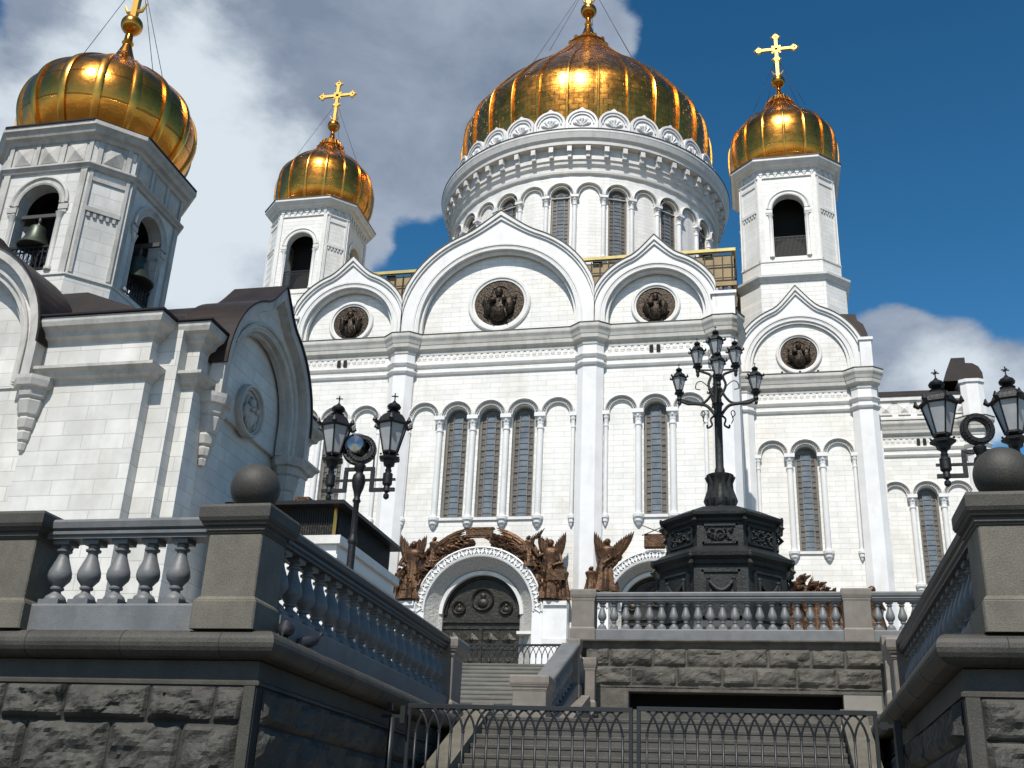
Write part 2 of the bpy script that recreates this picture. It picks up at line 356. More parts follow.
# ================================================================ STRUCTURE: ground, terraces
ZG, ZL, ZU = -1.6, 1.65, 4.2          # street, lower terraces, cathedral terrace
g = MB(); g.box(-900, 900, -900, 1500, ZG - .5, ZG); struct('ground', g, 'ground')
g = MB()
g.box(-40, -4.62, 9.72, 24.0, ZG, ZL - .01); g.box(1.72, 40, 9.72, 24.0, ZG, ZL - .01)
g.box(-4.62, 1.72, 16.7, 26, ZG, ZL + .10)
g.box(-40, -12.5, 24.0, 27.5, ZG, ZL - .01); g.box(-12.5, -4.62, 24.0, 27.5, ZG, ZL + .08)
struct('lower_terrace_paving', g, 'paving')
g = MB(); g.box(-4.25, 60, 26.3, 260, ZG, ZU); g.box(-140, -4.25, 27.3, 260, ZG, ZU); struct('upper_terrace_paving', g, 'paving')

# ================================================================ CATHEDRAL
cath = thing('cathedral', (CX, CY, ZU), 'huge white marble cathedral with a great gilded ribbed dome and gilded corner belfries', 'cathedral')
ZC = 37.8
# --- shared wall furniture
def column_mesh(z0, z1, r=.25):
    m = MB(); h = z1 - z0
    m.lathe([(.06, 0), (.16, .1), (.2, .28), (.3, .34), (.32, .55), (.42, .62), (.44, .82), (.3, .86), (.27, .95)], n=12)
    m.lathe([(.25, .95), (.23, 1.05), (r, 1.15), (r * .97, h - 1.25), (r + .04, h - 1.22), (r + .05, h - 1.12), (r, h - 1.08)], n=14)
    m.lathe([(r, h - 1.08), (.24, h - .9), (.27, h - .6), (.38, h - .4), (.40, h - .3)], n=12)
    for k in range(8):
        a = k * PI / 4; m.ball((.30 * cos(a), .30 * sin(a), h - .5), .085, 6)
        m.ball((.22 * cos(a), .22 * sin(a), h - .78), .07, 6)
    m.box(-.43, .43, -.43, .43, h - .3, h)
    return mesh_of('column', m, 'marble_s')
COLM = {}
def archivolt(m, mc, F_, c, zs, ro, ri, y=0, pr=.34):
    """outer roll moulding into m, carved band into mc"""
    m.F = F_; mc.F = F_
    w = ro - ri
    m.revy([(ro, y + .02), (ro, y - pr), (ro - w * .16, y - pr - .05), (ro - w * .30, y - pr), (ro - w * .34, y - pr + .1), (ro - w * .34, y + .02)], c, zs, 0, PI, 18)
    mc.revy([(ro - w * .36, y + .02), (ro - w * .36, y - pr + .12), (ri + w * .14, y - pr + .16), (ri + w * .14, y + .02)], c, zs, 0, PI, 18)
    n = 18
    for i in range(n):
        a = PI * (i + .5) / n; rr = ri + w * .38
        px, pz = c + rr * cos(a), zs + rr * sin(a); t = w * .17
        ca, sa = cos(a), sin(a)
        q = [(px + t * 1.2 * ca, y - pr + .15, pz + t * 1.2 * sa), (px - t * sa, y - pr + .15, pz + t * ca), (px - t * 1.2 * ca, y - pr + .15, pz - t * 1.2 * sa), (px + t * sa, y - pr + .15, pz - t * ca)]
        mc.add(q + [(px, y - pr + .02, pz)], [(0, 1, 4), (1, 2, 4), (2, 3, 4), (3, 0, 4)])
    m.revy([(ri + w * .13, y + .05), (ri + w * .13, y - pr + .12), (ri, y - pr + .14), (ri, y + .05)], c, zs, 0, PI, 18)
def window_parts(F_, c, hw, z0, zs, yd, parent, bar=.055):
    """recessed arched window: bronze lattice with a central strip of sky-toned glass, side strips of brown panes"""
    top = zs + hw
    o = MB(F_); outer = [(c - hw, z0), (c + hw, z0)] + arc(c, zs, hw, 0, PI, 14)
    hi = hw - .13; si = hw * .42
    inner = [(c + hi, z0 + .13), (c + hi, zs)][::1]
    inn = [(c - hi, z0 + .13), (c + hi, z0 + .13)] + arc(c, zs, hi, 0, PI, 14)
    o.holes(outer, [inn], yd - .08, yd + .06)
    fr = part('window', o, 'lattice', parent)
    b = MB(F_)
    for sx in (-1, 1):
        b.box(c + sx * si - bar / 2, c + sx * si + bar / 2, yd - .06, yd, z0 + .1, zs)
        b.box(c + sx * hi * .98 - bar / 2, c + sx * hi * .98 + bar / 2, yd - .05, yd, z0 + .1, zs)
    b.revy([(si + bar / 2, yd - .06), (si + bar / 2, yd), (si - bar / 2, yd), (si - bar / 2, yd - .06)], c, zs, 0, PI, 12)
    z = z0 + .45; k = 0
    while z < top - .15:
        x = hi if z < zs else math.sqrt(max(.01, hi * hi - (z - zs) ** 2))
        w = bar * (.9 if k % 4 == 3 else .55)
        b.box(c - x, c + x, yd - .035 - (.02 if k % 4 == 3 else 0), yd - .001, z - w / 2, z + w / 2)
        z += .46; k += 1
    part('grille', b, 'lattice', fr)
    p = MB(F_); p.prismy([(c - si, z0 + .1), (c + si, z0 + .1)] + arc(c, zs, si, 0, PI, 10), yd + .012, yd + .05); part('pane', p, 'glass', fr)
    p = MB(F_); p.prismy([(c - hi - .02, z0 + .1), (c + hi + .02, z0 + .1)] + arc(c, zs, hi + .02, 0, PI, 12), yd + .055, yd + .09); part('side_glass', p, 'glassb', fr)
def arcade(F_, c, n, sp, wins, z0, zs, parent, ro=None, hw=.88, rot=0, big=.33, kcol=('a',), zcorb=21.75):
    ro = ro or sp / 2 - .004
    for k in range(n):
        a = MB(); ac = MB(); cc = c + (k - (n - 1) / 2) * sp
        archivolt(a, ac, F_, cc, zs, ro, .90, pr=.34)
        am = part('arch_moulding', a, 'marble_t', parent); part('carved_archivolt', ac, 'carved', am)
    me = COLM.get((zcorb, zs))
    if me is None: me = COLM[(zcorb, zs)] = column_mesh(zcorb, zs)
    for k in range(n + 1):
        cc = c + (k - n / 2) * sp
        ends = k in (0, n)
        if ends: cc += (.12 if k == 0 else -.12)
        p = F_ @ Vector((cc, -.1, zcorb)); inst('column', me, p, parent, rz=rot, scale=(.62, .62, 1) if ends else None)
    for k in wins:
        cc = c + (k - (n - 1) / 2) * sp
        window_parts(F_, cc, hw, z0, zs - .1, .42, parent)
        s_ = MB(F_); s_.box(cc - hw - .12, cc + hw + .12, -.12, .4, z0 - .22, z0 - .004); part('window_sill', s_, 'marble_t', parent)
def ogee(c, zc, Ro, H, n=26, t0=.75, clipL=None, clipR=None, pw=1.9):
    out = []
    for i in range(n + 1):
        q = 2 * i / n - 1; a = PI * (.5 + .5 * math.copysign(abs(q) ** 1.4, q)); t = 1 - abs(a - PI / 2) / (PI / 2)
        r = Ro + (H - Ro) * (max(0, (t - t0) / (1 - t0)) ** pw)
        x = c + r * cos(a); z = zc + r * sin(a)
        if clipR is not None: x = min(x, clipR)
        if clipL is not None: x = max(x, clipL)
        out.append((x, z))
    return out
def gable(F_, c, z0, zc, ri, Ro, H, parent, depth=.9, clip=None, medal=None, roof=8, wall='marble', mr=1.3, mz=None, trim='marble_t', face='marble_s', roofmat='copper', seed=1, medmat='medallion_bronze', step=.35, sculpt=True, capmat='ledge'):
    cl, cr = (c - clip, c + clip) if clip else (None, None)
    n = 40
    ext = [(min(c + Ro, cr) if cr else c + Ro, z0)] + ogee(c, zc, Ro, H, n, clipL=cl, clipR=cr) + [(max(c - Ro, cl) if cl else c - Ro, z0)]
    inn = [(c + ri, z0)] + arc(c, zc, ri, 0, PI, n) + [(c - ri, z0)]
    m = MB(F_); N_ = len(ext)
    m.add([(x, 0, z) for x, z in ext] + [(x, 0, z) for x, z in inn], [(i, i + 1, N_ + i + 1, N_ + i) for i in range(N_ - 1)])
    m.add([(x, 0, z) for x, z in inn] + [(x, depth, z) for x, z in inn], [(i, i + 1, N_ + i + 1, N_ + i) for i in range(N_ - 1)])
    m.add([(x, 0, z) for x, z in ext] + [(x, 1.3, z) for x, z in ext], [(i, i + 1, N_ + i + 1, N_ + i) for i in range(N_ - 1)])
    gb = part('gable', m, face, parent)
    # stepped mouldings round the recess and along the ogee edge
    t = MB(F_)
    for (ra, rb, ya, yb) in ((ri, ri - .22 * step / .35, .02, depth * .42), (ri - .2 * step / .35, ri - .45 * step / .35, depth * .4, depth * .8), (ri + .28 * step / .35, ri + .12 * step / .35, -.07, .02)):
        t.revy([(ra, ya), (ra, yb), (rb, yb), (rb, ya)], c, zc, 0, PI, n)
        if zc - z0 > .05:
            for sx in (-1, 1):
                xa, xb = sorted((c + sx * ra, c + sx * rb)); t.box(xa, xb, min(ya, yb), max(ya, yb), z0, zc)
    oi = ogee(c, zc, Ro - .34 * step / .35, H - .62 * step / .35, n, clipL=cl, clipR=cr); oo = ogee(c, zc, Ro + .1, H + .18, n, clipL=cl, clipR=cr); om = ogee(c, zc, Ro - .15, H - .25, n, clipL=cl, clipR=cr)
    oi, oo, om = [[(L_[0][0], z0)] + L_ + [(L_[-1][0], z0)] for L_ in (oi, oo, om)]
    q = len(oo)
    for A, B, y_ in ((oo, om, -.28), (om, oi, -.15)):
        t.add([(x, y_, z) for x, z in A] + [(x, y_, z) for x, z in B] + [(x, .1, z) for x, z in A] + [(x, .1, z) for x, z in B],
              [(i, i + 1, q + i + 1, q + i) for i in range(q - 1)] + [(q + i, q + i + 1, 3 * q + i + 1, 3 * q + i) for i in range(q - 1)] + [(i, i + 1, 2 * q + i + 1, 2 * q + i) for i in range(q - 1)])
    part('gable_moulding', t, trim, gb)
    # lead capping on top of the ogee edge
    e = MB(F_); oo = oo[1:-1]; q = len(oo); o1 = ogee(c, zc, Ro + .16, H + .24, n, clipL=cl, clipR=cr)
    if capmat == 'ledge':
        kp = [i for i in range(q) if oo[i][1] > zc + .24 * Ro and o1[i][1] > zc + .24 * Ro]; oo = [oo[i] for i in kp]; o1 = [o1[i] for i in kp]; q = len(oo)
    e.add([(x, -.34, z) for x, z in oo] + [(x, -.34, z) for x, z in o1] + [(x, 1.4, z) for x, z in oo] + [(x, 1.4, z) for x, z in o1],
          [(i, i + 1, q + i + 1, q + i) for i in range(q - 1)] + [(q + i, q + i + 1, 3 * q + i + 1, 3 * q + i) for i in range(q - 1)] + [(i, i + 1, 2 * q + i + 1, 2 * q + i) for i in range(q - 1)])
    part('gable_capping', e, capmat, gb)
    w = MB(F_); w.prismy([(c - ri + .05, z0)] + [(c + ri - .05, z0)] + arc(c, zc, ri - .05, 0, PI, n), depth, depth + .3); part('tympanum', w, wall, gb)
    if roof:
        rr = MB(F_); rx = ogee(c, zc, Ro - .1, H - .3, n, clipL=cl, clipR=cr); q = len(rx)
        rr.add([(x, 1.3, z) for x, z in rx] + [(x, 1.3 + roof, z) for x, z in rx], [(i, i + 1, q + i + 1, q + i) for i in range(q - 1)])
        rr.add([(x, 1.3 + roof, z) for x, z in rx], [tuple(range(q))]); part('gable_roof', rr, roofmat, gb)
    if medal:
        mz_ = mz; d_ = depth
        rg = MB(F_); rg.revy([(mr * 1.24, d_ + .02), (mr * 1.24, d_ - .12), (mr * 1.19, d_ - .2), (mr * 1.09, d_ - .2), (mr * 1.06, d_ - .12), (mr * .985, d_ - .1), (mr * .985, d_ + .02)], c, mz_, 0, 2 * PI, 40, cap=False)
        ring = part('medallion_ring', rg, trim, gb)
        dm = MB(F_); dm.prismy([(c + (mr - .01) * cos(a), mz_ + (mr - .01) * sin(a)) for a in [2 * PI * k / 40 for k in range(40)]], d_ - .03, d_ + .1)
        if sculpt:
            k = mr / 1.3 * 1.22; rnd = random.Random(seed)
            def bb(x, z, r, sx=1, sz=1, sy=.6, pr=.1): dm.ball((c + x * k, d_ - .05 - pr * k, mz_ + z * k), r * k, 12, (sx, sy, sz))
            bb(0, .42, .2, .85, 1.15, 1, .16); bb(0, .28, .14, .9, .9, .9, .2)                    # head, beard
            dm.revy([(.42 * k, d_ - .04), (.42 * k, d_ - .10), (.36 * k, d_ - .10), (.36 * k, d_ - .04)], c, mz_ + .42 * k, 0, 2 * PI, 20, cap=False)   # halo
            bb(0, -.3, .5, .85, 1.2, .5, .08); bb(-.42, -.15, .26, .9, 1.6, .7, .1); bb(.42, -.15, .26, .9, 1.6, .7, .1)
            for j in range(16):
                x = rnd.uniform(-.5, .5); z = rnd.uniform(-.8, -.1); sl = rnd.uniform(-.12, .12)
                dm.tube([(c + x * k, d_ - .26 * k, mz_ + z * k), (c + (x + sl) * k, d_ - .3 * k, mz_ + (z + .28) * k), (c + (x + sl * 1.4) * k, d_ - .2 * k, mz_ + (z + .5) * k)], [.03 * k, .055 * k, .02 * k], 6)
            bb(-.22, -.02, .12, 1.4, .8, 1, .36); bb(.25, .05, .12, .8, 1.3, 1, .36)                  # hands at the chest
            for j in range(9): bb(rnd.choice((-1, 1)) * rnd.uniform(.45, .62), rnd.uniform(-.5, .3), rnd.uniform(.08, .14), 1, 1.4, .8, .02)
        if medmat == 'medallion_bronze':
            for dx_ in (-.95 * mr, 0, .95 * mr):
                q_ = MB(F_); q_.box(c + dx_ - .09, c + dx_ + .09, d_ - .3, d_ - .1, z0 + .3, z0 + .5); q_.box(c + dx_ - .03, c + dx_ + .03, d_ - .2, d_ + .01, z0 + .22, z0 + .3); part('spotlight', q_, 'iron', gb)
        part('relief', dm, 'bronzem' if medmat == 'medallion_bronze' else medmat, gb)
    return gb
CORN = [(0, 36.1), (.1, 36.15), (.14, 36.45), (.5, 36.62), (.56, 36.9), (.62, 36.95), (.74, 37.2), (.92, 37.42), (.95, 37.5), (.95, 37.72), (.88, 37.8), (0, 37.9)]
CORN = [(o * .64, z) for o, z in CORN]
CORN_TOP = [(0, 37.82), (.62, 37.74), (.64, 37.76), (.64, 37.83), (0, 38.0)]
def pil_plan(c, w=1.02, p=.72): return [(c - w, 0), (c - w, -.3), (c - w + .5, -p), (c + w - .5, -p), (c + w, -.3), (c + w, 0)]
def pilaster(F_, c, parent, w=1.02, p=.72, z1=36.2):
    m = MB(F_); P = pil_plan(c, w, p); m.prism([(x, y) for x, y in P] + [(c + w, .2), (c - w, .2)], ZU, z1)
    part('pilaster', m, 'marble_s', parent)
def facade(x0, y0, rot, bays, outer_half, parent, pil, ends=(True, True), doors={}):
    """bays: (centre, half width, arches, window indices, gable tuple or None)"""
    F_ = frame(x0, y0, rot)
    for c, hwid, na, wins, sp, gb in bays:
        holes = []
        for k in wins:
            cc = c + (k - (na - 1) / 2) * sp
            holes.append([(cc - .88, 22.6), (cc + .88, 22.6)] + arc(cc, 30.6, .88, 0, PI, 14))
        if c in doors: dc, dz, dr = doors[c]; holes.append([(dc - dr, ZU + .01), (dc + dr, ZU + .01)] + arc(dc, dz, dr, 0, PI, 24))
        w = MB(F_); w.holes([(c - hwid, ZU), (c + hwid, ZU), (c + hwid, ZC), (c - hwid, ZC)], holes, 0, .45)
        part('bay_wall', w, 'marble', parent)
        arcade(F_, c, na, sp, wins, 22.6, 30.7, parent, rot=rot)
        # corbel frieze with two slit openings
        fz = MB(F_); n = int((hwid * 2 - 2.2) / .5)
        for i in range(n):
            x = c - (n - 1) * .25 + i * .5
            fz.box(x - .15, x + .15, -.05, .01, 35.85, 36.15); fz.box(x - .09, x + .09, -.03, .005, 35.72, 35.85)
        part('corbel_frieze', fz, 'marble_t', parent)
        if hwid < 6:
            sl = MB(F_)
            for sx in (-.27, .27): sl.box(c + sx - .15, c + sx + .15, -.16, -.142, 35.45, 36.05)
            part('slit_opening', sl, 'dark', parent)  # dark plates on the wall stand in for the shaded slits
    # cornice and lower bands broken forward over the pilasters
    path = [(-outer_half, 1.2 if ends[0] else 0)] if ends[0] else []
    for i, c in enumerate(pil): path += pil_plan(c) if True else []
    if ends[0]: path = [(-outer_half, 2.5)] + [q for q in path if q[0] > -outer_half + .01]; path[1:1] = [(-outer_half, -.3)] if abs(pil[0] - 1.02 + outer_half) < .6 else []
    if not ends[0] and pil[0] - 1.1 > -outer_half + .5: path = [(-outer_half, 0)] + path
    if not ends[1] and pil[-1] + 1.1 < outer_half - .5: path = path + [(outer_half, 0)]
    if ends[1]: path = [q for q in path if q[0] < outer_half - .01] + [(outer_half, -.3), (outer_half, 2.5)]
    c_ = MB(F_); c_.sweep(CORN, path); part('cornice', c_, 'cornice', parent)
    c_ = MB(F_); c_.sweep(CORN_TOP, path); part('cornice_flashing', c_, 'ledge', parent)
    c_ = MB(F_)
    for za in (34.45, 35.15): c_.sweep([(0, za - .1), (.12, za - .05), (.2, za + .1), (.2, za + .18), (.1, za + .24), (0, za + .24)], path)
    part('string_course', c_, 'marble_t', parent)
    for c in pil: pilaster(F_, c, parent)
    for c, hwid, na, wins, sp, gb in bays:
        if gb: gable(F_, c, **gb, parent=parent)
    return F_
G_BIG = dict(z0=ZC, zc=39.1, ri=6.75, Ro=8.38, H=9.9, clip=7.99, medal=True, mr=2.12, mz=41.0, seed=3, roof=9)
G_SM = dict(z0=ZC, zc=39.0, ri=4.15, Ro=5.2, H=6.6, clip=4.74, medal=True, mr=1.58, mz=39.98, seed=5, roof=9)
def gs(**k): d = dict(G_SM); d.update(k); return d
# south (front) arm
A = 19.0
facade(CX, 77, 0, [(-12.75, 5.05, 3, (1,), 2.55, gs(seed=5)), (0, 7.7, 5, (1, 2, 3), 2.66, dict(G_BIG)), (12.75, 5.05, 3, (1,), 2.55, gs(seed=8))], A, cath, [-A + 1.04, -7.5, 7.8, A - 1.04], doors={0: (.1, 15.35, 2.9), 12.75: (12.75, 15.6, 2.52), -12.75: (-12.75, 15.6, 2.52)})
# low blocks at the outer ends of the arm parapet
for sx in (-1, 1):
    m = MB(); x = CX + sx * (A - .95); m.box(x - .85, x + .85, 76.85, 79, 37.95, 40.1); m.box(x - 1.0, x + 1.0, 76.7, 79.2, 40.1, 40.35); part('parapet_block', m, 'marble_s', cath)
# corner bays carrying the belfries
for sx, seed in ((1, 11), (-1, 13)):
    F_ = facade(CX + sx * 23.95, 88.2, 0, [(0, 6.0, 3, (1,), 2.62, gs(clip=None, ri=4.35, Ro=5.45, H=7.2, zc=38.9, mr=1.56, mz=40.0, seed=seed, roof=5, depth=.38))], 6.0, cath, [-5.0, 5.0], ends=(False, False), doors={0: (0, 15.4, 2.42)})
    m = MB(F_); m.box(*sorted((sx * 4.95, sx * 5.9)), -.5, 1.5, 37.95, 40.6); m.box(*sorted((sx * 4.85, sx * 6.05)), -.62, 1.6, 40.6, 40.85); part('parapet_block', m, 'marble_s', cath)
    # curved copper roof behind the parapet block
    m = MB(F_); P = [(5.9, 40.9), (5.85, 42.0), (5.55, 42.9), (5.1, 43.3), (5.0, 43.9), (3.6, 44.0), (3.6, 40.9)]
    m.prismy([(sx * a, b) for a, b in P], 1.2, 8); part('parapet_roof', m, 'copper', cath)
# side arms, seen beyond the corner bays
for sx in (1, -1):
    x0 = CX + sx * 34.85
    F_ = facade(x0, 100.2, 0, [(0, 5.4, 3, (1,), 2.66, None)], 5.4, cath, [sx * 4.8] if sx > 0 else [-4.8], ends=(False, False))
    m = MB(F_)
    m.box(-5.4, 5.4, .1, 1, 37.9, 40.3)
    part('attic_wall', m, 'marble', cath)
    m = MB(F_); m.box(-5.45, 5.45, -.12, .6, 39.95, 40.35); m.box(-5.45, 5.45, -.02, .5, 38.0, 38.25)
    for k in range(6):
        x = -4.5 + k * 1.65; m.box(x - .55, x + .55, 0.0, .12, 38.55, 39.7); m.add([(x - .35, -.01, 38.75), (x + .35, -.01, 38.75), (x + .35, -.01, 39.5), (x - .35, -.01, 39.5), (x, -.16, 39.12)], [(0, 1, 4), (1, 2, 4), (2, 3, 4), (3, 0, 4)])
    part('attic_panel', m, 'marble_t', cath)
    m = MB(F_); m.add([(-5.6, -.2, 40.35), (5.6, -.2, 40.35), (5.6, 8, 43.2), (-5.6, 8, 43.2), (-5.6, -.2, 40.6), (5.6, -.2, 40.6), (5.6, 8, 43.5), (-5.6, 8, 43.5)], [(0, 1, 2, 3), (4, 5, 6, 7), (0, 1, 5, 4), (1, 2, 6, 5), (2, 3, 7, 6), (3, 0, 4, 7)]); part('side_roof', m, 'copper', cath)
    m = MB(F_); cx_ = sx * 4.8
    m.prism([(cx_ - 1.0, -.6), (cx_ - .5, -.9), (cx_ + .5, -.9), (cx_ + 1.0, -.6), (cx_ + 1.0, 1.4), (cx_ - 1.0, 1.4)], 37.95, 41.2); m.prism([(cx_ - 1.12, -.7), (cx_ - .56, -1.03), (cx_ + .56, -1.03), (cx_ + 1.12, -.7), (cx_ + 1.12, 1.5), (cx_ - 1.12, 1.5)], 41.2, 41.5)
    part('corner_turret', m, 'marble_s', cath)
    m = MB(F_); P = [(1.1, 0), (1.08, .7), (.8, 1.35), (.3, 1.7), (-.3, 1.75), (-.3, 2.3), (-1.5, 2.3), (-2.0, .9), (-2.4, 0)]
    m.prismy([(cx_ + sx * a, 41.5 + b) for a, b in P], -.6, 2.6); part('turret_roof', m, 'copper', cath)
# masses behind the facades
m = MB(); m.box(CX - A, CX + A, 77.8, 161, ZU, 37.7); part('nave_mass', m, 'marble', cath)
m = MB(); m.box(CX - 30.2, CX + 30.2, 89.0, 149.4, ZU, 37.7); part('corner_mass', m, 'marble', cath)
m = MB(); m.box(CX - 40.2, CX + 40.2, 101.0, 137.4, ZU, 37.7); part('transept_mass', m, 'marble', cath)
m = MB(); m.box(CX - A + .5, CX + A - .5, 86, 152, 37.7, 43.2); m.box(CX - 17.5, CX + 17.5, 101.7, 137, 43, 47); part('roof_block', m, 'ochre', cath)
m = MB(); m.box(CX - 30, CX - A, 90, 148, 37.7, 38.3); m.box(CX + A, CX + 30, 90, 148, 37.7, 38.3); m.box(CX - 40, CX + 40, 109, 130, 37.7, 44.5); part('flat_roof', m, 'copper', cath)

# --- observation gallery round the foot of the drum
gal = MB(); x0, x1, y0, y1 = CX - A, CX + A, 88, 150
gal.box(x0, x1, y0, y0 + .35, 50.25, 50.55)
gal.box(x0, x0 + .35, y0 + .35, y1, 50.25, 50.55); gal.box(x1 - .35, x1, y0 + .35, y1, 50.25, 50.55)
gallery = part('roof_gallery', gal, 'deck', cath)
m = MB()
for k in range(48):
    x = x0 + .4 + k * (x1 - x0 - .8) / 47; m.box(x - .05, x + .05, y0 + .1, y0 + .2, 46.0, 50.05)
for z in (47.6, 48.9): m.box(x0, x1, y0 + .12, y0 + .18, z - .04, z + .04)
for k in range(20):
    y = y0 + 1 + k * 2.5; m.box(x1 - .2, x1 - .1, y - .05, y + .05, 46, 50.05)
for k in range(14):
    x = x0 + 3 + k * 2.5; m.box(x - .45, x + .45, y0 - .02, y0 + .3, 50.0, 50.08)
part('gallery_post', m, 'iron', gallery)
m = MB(); m.box(x0 + .2, x1 - .2, y0 + .3, y0 + .36, 46.8, 49.9); m.box(x1 - .36, x1 - .3, y0 + .3, y1, 46.8, 49.9); part('gallery_screen', m, 'ochre', gallery)
m = MB(); m.box(x0, x1, y0 + .4, y0 + 5.5, 49.9, 50.04); part('gallery_soffit', m, 'ochre', gallery)
m = MB(); m.box(x0, x1, y0 - .1, y0 + .28, 45.0, 45.5); m.box(x0, x1, y0 - .1, y0 + .28, 46.7, 47.1)
part('gallery_parapet', m, 'ochre', gallery)
m = MB()
for k in range(52):
    x = x0 + .6 + k * .72; m.box(x - .11, x + .11, y0 - .05, y0 + .2, 45.5, 46.7); m.ball((x, y0 + .06, 46.1), .26, 8, (1, .6, 1.2))
part('gallery_baluster', m, 'bronze', gallery)

# --- portals
def zigzag(m, c, zc, r0, r1, y, n):
    """raised zigzag ribs on an arch band"""
    pts = []
    for i in range(2 * n + 1):
        a = PI * i / (2 * n); r = r0 if i % 2 == 0 else r1
        pts.append((c + r * cos(a), zc + r * sin(a)))
    for p, q in zip(pts[:-1], pts[1:]):
        dx, dz = q[0] - p[0], q[1] - p[1]; l = math.hypot(dx, dz); nx, nz = -dz / l * .095, dx / l * .095
        P4 = [(p[0] + nx, p[1] + nz), (q[0] + nx, q[1] + nz), (q[0] - nx, q[1] - nz), (p[0] - nx, p[1] - nz)]
        m.add([(x, y - .065, z) for x, z in P4] + [(x, y + .02, z) for x, z in P4], [(0, 1, 2, 3), (0, 1, 5, 4), (1, 2, 6, 5), (2, 3, 7, 6), (3, 0, 4, 7)])
def portal(F_, c, zc, Rz, Ri, half, parent, zb=16.05):
    """stepped marble portal; the block under it stands 1.1 m proud of the facade"""
    y = -1.1
    op = [(c - Rz + .55, ZU), (c + Rz - .55, ZU)] + arc(c, zc, Rz - .55, 0, PI, 28)
    blk = MB(F_)
    blk.box(c - half, c - Rz + .55, y, .02, ZU, zb)
    pt = part('portal_pier', blk, 'marble_s', parent); blk = MB(F_); blk.box(c + Rz - .55, c + half, y, .02, ZU, zb); part('portal_pier', blk, 'marble_s', parent)
    t = MB(F_)
    for sx in (-1, 1):
        xa, xb = sorted((c + sx * (Rz + .02), c + sx * half))
        t.box(xa + .02, xb - .02, y - .1, y - .002, 13.1, 13.45); t.box(xa + .45, xb - .45, y - .06, y - .002, 11.6, 12.6); t.box(xa + .62, xb - .62, y - .12, y - .06, 10.2, 12.4)
        t.box(xa, xb + .0, y - .16, y - .004, zb - .28, zb + .03)
    part('portal_panel', t, 'marble_t', pt)
    a = MB(F_)
    a.revy([(Rz, .02), (Rz, y - .1), (Rz - .1, y - .16), (Rz - .15, y - .05), (Rz - .6, y - .05), (Rz - .65, y - .14), (Rz - .75, y - .1), (Rz - .78, y), (Rz - .78, .02)], c, zc, 0, PI, 36)
    for sx in (-1, 1):
        xa, xb = sorted((c + sx * Rz, c + sx * (Rz - .78))); a.box(xa, xb, y - .05, .02, ZU, zc)
    part('zigzag_arch', a, 'marble_s', pt)
    z_ = MB(F_); zigzag(z_, c, zc, Rz - .17, Rz - .58, y - .06, 23); part('zigzag_ornament', z_, 'marble_s', pt)
    zb_ = MB(F_); zb_.revy([(Rz - .15, y - .052), (Rz - .15, y - .07), (Rz - .6, y - .07), (Rz - .6, y - .052)], c, zc, 0, PI, 36); part('zigzag_ground', zb_, 'carved_d', pt)
    s_ = MB(F_)   # splayed relief band
    prof = [(Rz - .78, y + .05), (Rz - .86, y + .15), (Ri + .3, -.1), (Ri + .22, -.18), (Ri + .12, -.1), (Ri, .0), (Ri, .3), (Rz - .78, .3)]
    s_.revy(prof, c, zc, 0, PI, 36)
    for sx in (-1, 1):
        q = [(c + sx * r, yy) for r, yy in prof]; s_.prism(q, ZU, zc)
    part('relief_band', s_, 'carved', pt)
    im = MB(F_)
    for sx in (-1, 1):
        im.box(*sorted((c + sx * Ri, c + sx * (Rz - .6))), y + .1, .1, zc - 1.55, zc - 1.35)
    im.revy([(Ri + .26, -.12), (Ri + .26, -.24), (Ri, -.2), (Ri, .1)], c, zc, 0, PI, 30)
    part('impost', im, 'marble_t', pt)
    # bronze doors
    yd = .32
    dd = MB(F_); dd.prismy([(c - Ri, ZU), (c + Ri, ZU)] + arc(c, zc, Ri, 0, PI, 28), yd, yd + .2)
    door = part('door', dd, 'bronzed', parent)
    o = MB(F_)
    o.box(c - Ri + .02, c + Ri - .02, yd - .16, yd + .01, zc - .55, zc - .3); o.box(c - Ri + .02, c + Ri - .02, yd - .12, yd + .01, zc - 1.0, zc - .9)
    o.box(c - .12, c + .12, yd - .18, yd + .01, ZU, zc - .98)
    for mx_, mz_, mr_ in ((0, zc + 1.15, .85), (-1.75, zc + .55, .52), (1.75, zc + .55, .52)):
        o.revy([(mr_, yd + .01), (mr_, yd - .14), (mr_ - .06, yd - .2), (mr_ - .14, yd - .14), (mr_ - .14, yd + .01)], c + mx_, mz_, 0, 2 * PI, 24, cap=False)
        o.ball((c + mx_, yd - .02, mz_ + mr_ * .3), mr_ * .26, 10, (1, .7, 1.1)); o.ball((c + mx_, yd - .02, mz_ - mr_ * .3), mr_ * .5, 10, (1, .35, .8))
    o.revy([(Ri - .02, yd + .01), (Ri - .02, yd - .12), (Ri - .22, yd - .16), (Ri - .26, yd - .06), (Ri - .26, yd + .01)], c, zc, 0, PI, 30)
    for i in range(4):
        x = c + (-1.5 + i) * Ri * .48
        for zz, kind in ((zc - 1.75, 0), (zc - 3.9, 1), (zc - 6.2, 0), (zc - 8.5, 1)):
            w = Ri * .2; hh = .62 if kind == 0 else 1.15
            o.box(x - w - .07, x + w + .07, yd - .05, yd + .01, zz - hh - .07, zz + hh + .07)
            if kind == 0:
                o.add([(x - w, yd - .06, zz), (x, yd - .06, zz - .52), (x + w, yd - .06, zz), (x, yd - .06, zz + .52), (x, yd - .2, zz)], [(0, 1, 4), (1, 2, 4), (2, 3, 4), (3, 0, 4)])
                o.ball((x, yd - .17, zz), .16, 8)
            else:
                o.ball((x, yd - .05, zz - .3), .3, 10, (1, .6, 2.2)); o.ball((x, yd - .12, zz + .62), .15, 8)
    part('door_relief', o, 'bronzed', door)
    return pt
FS = frame(CX, 77)
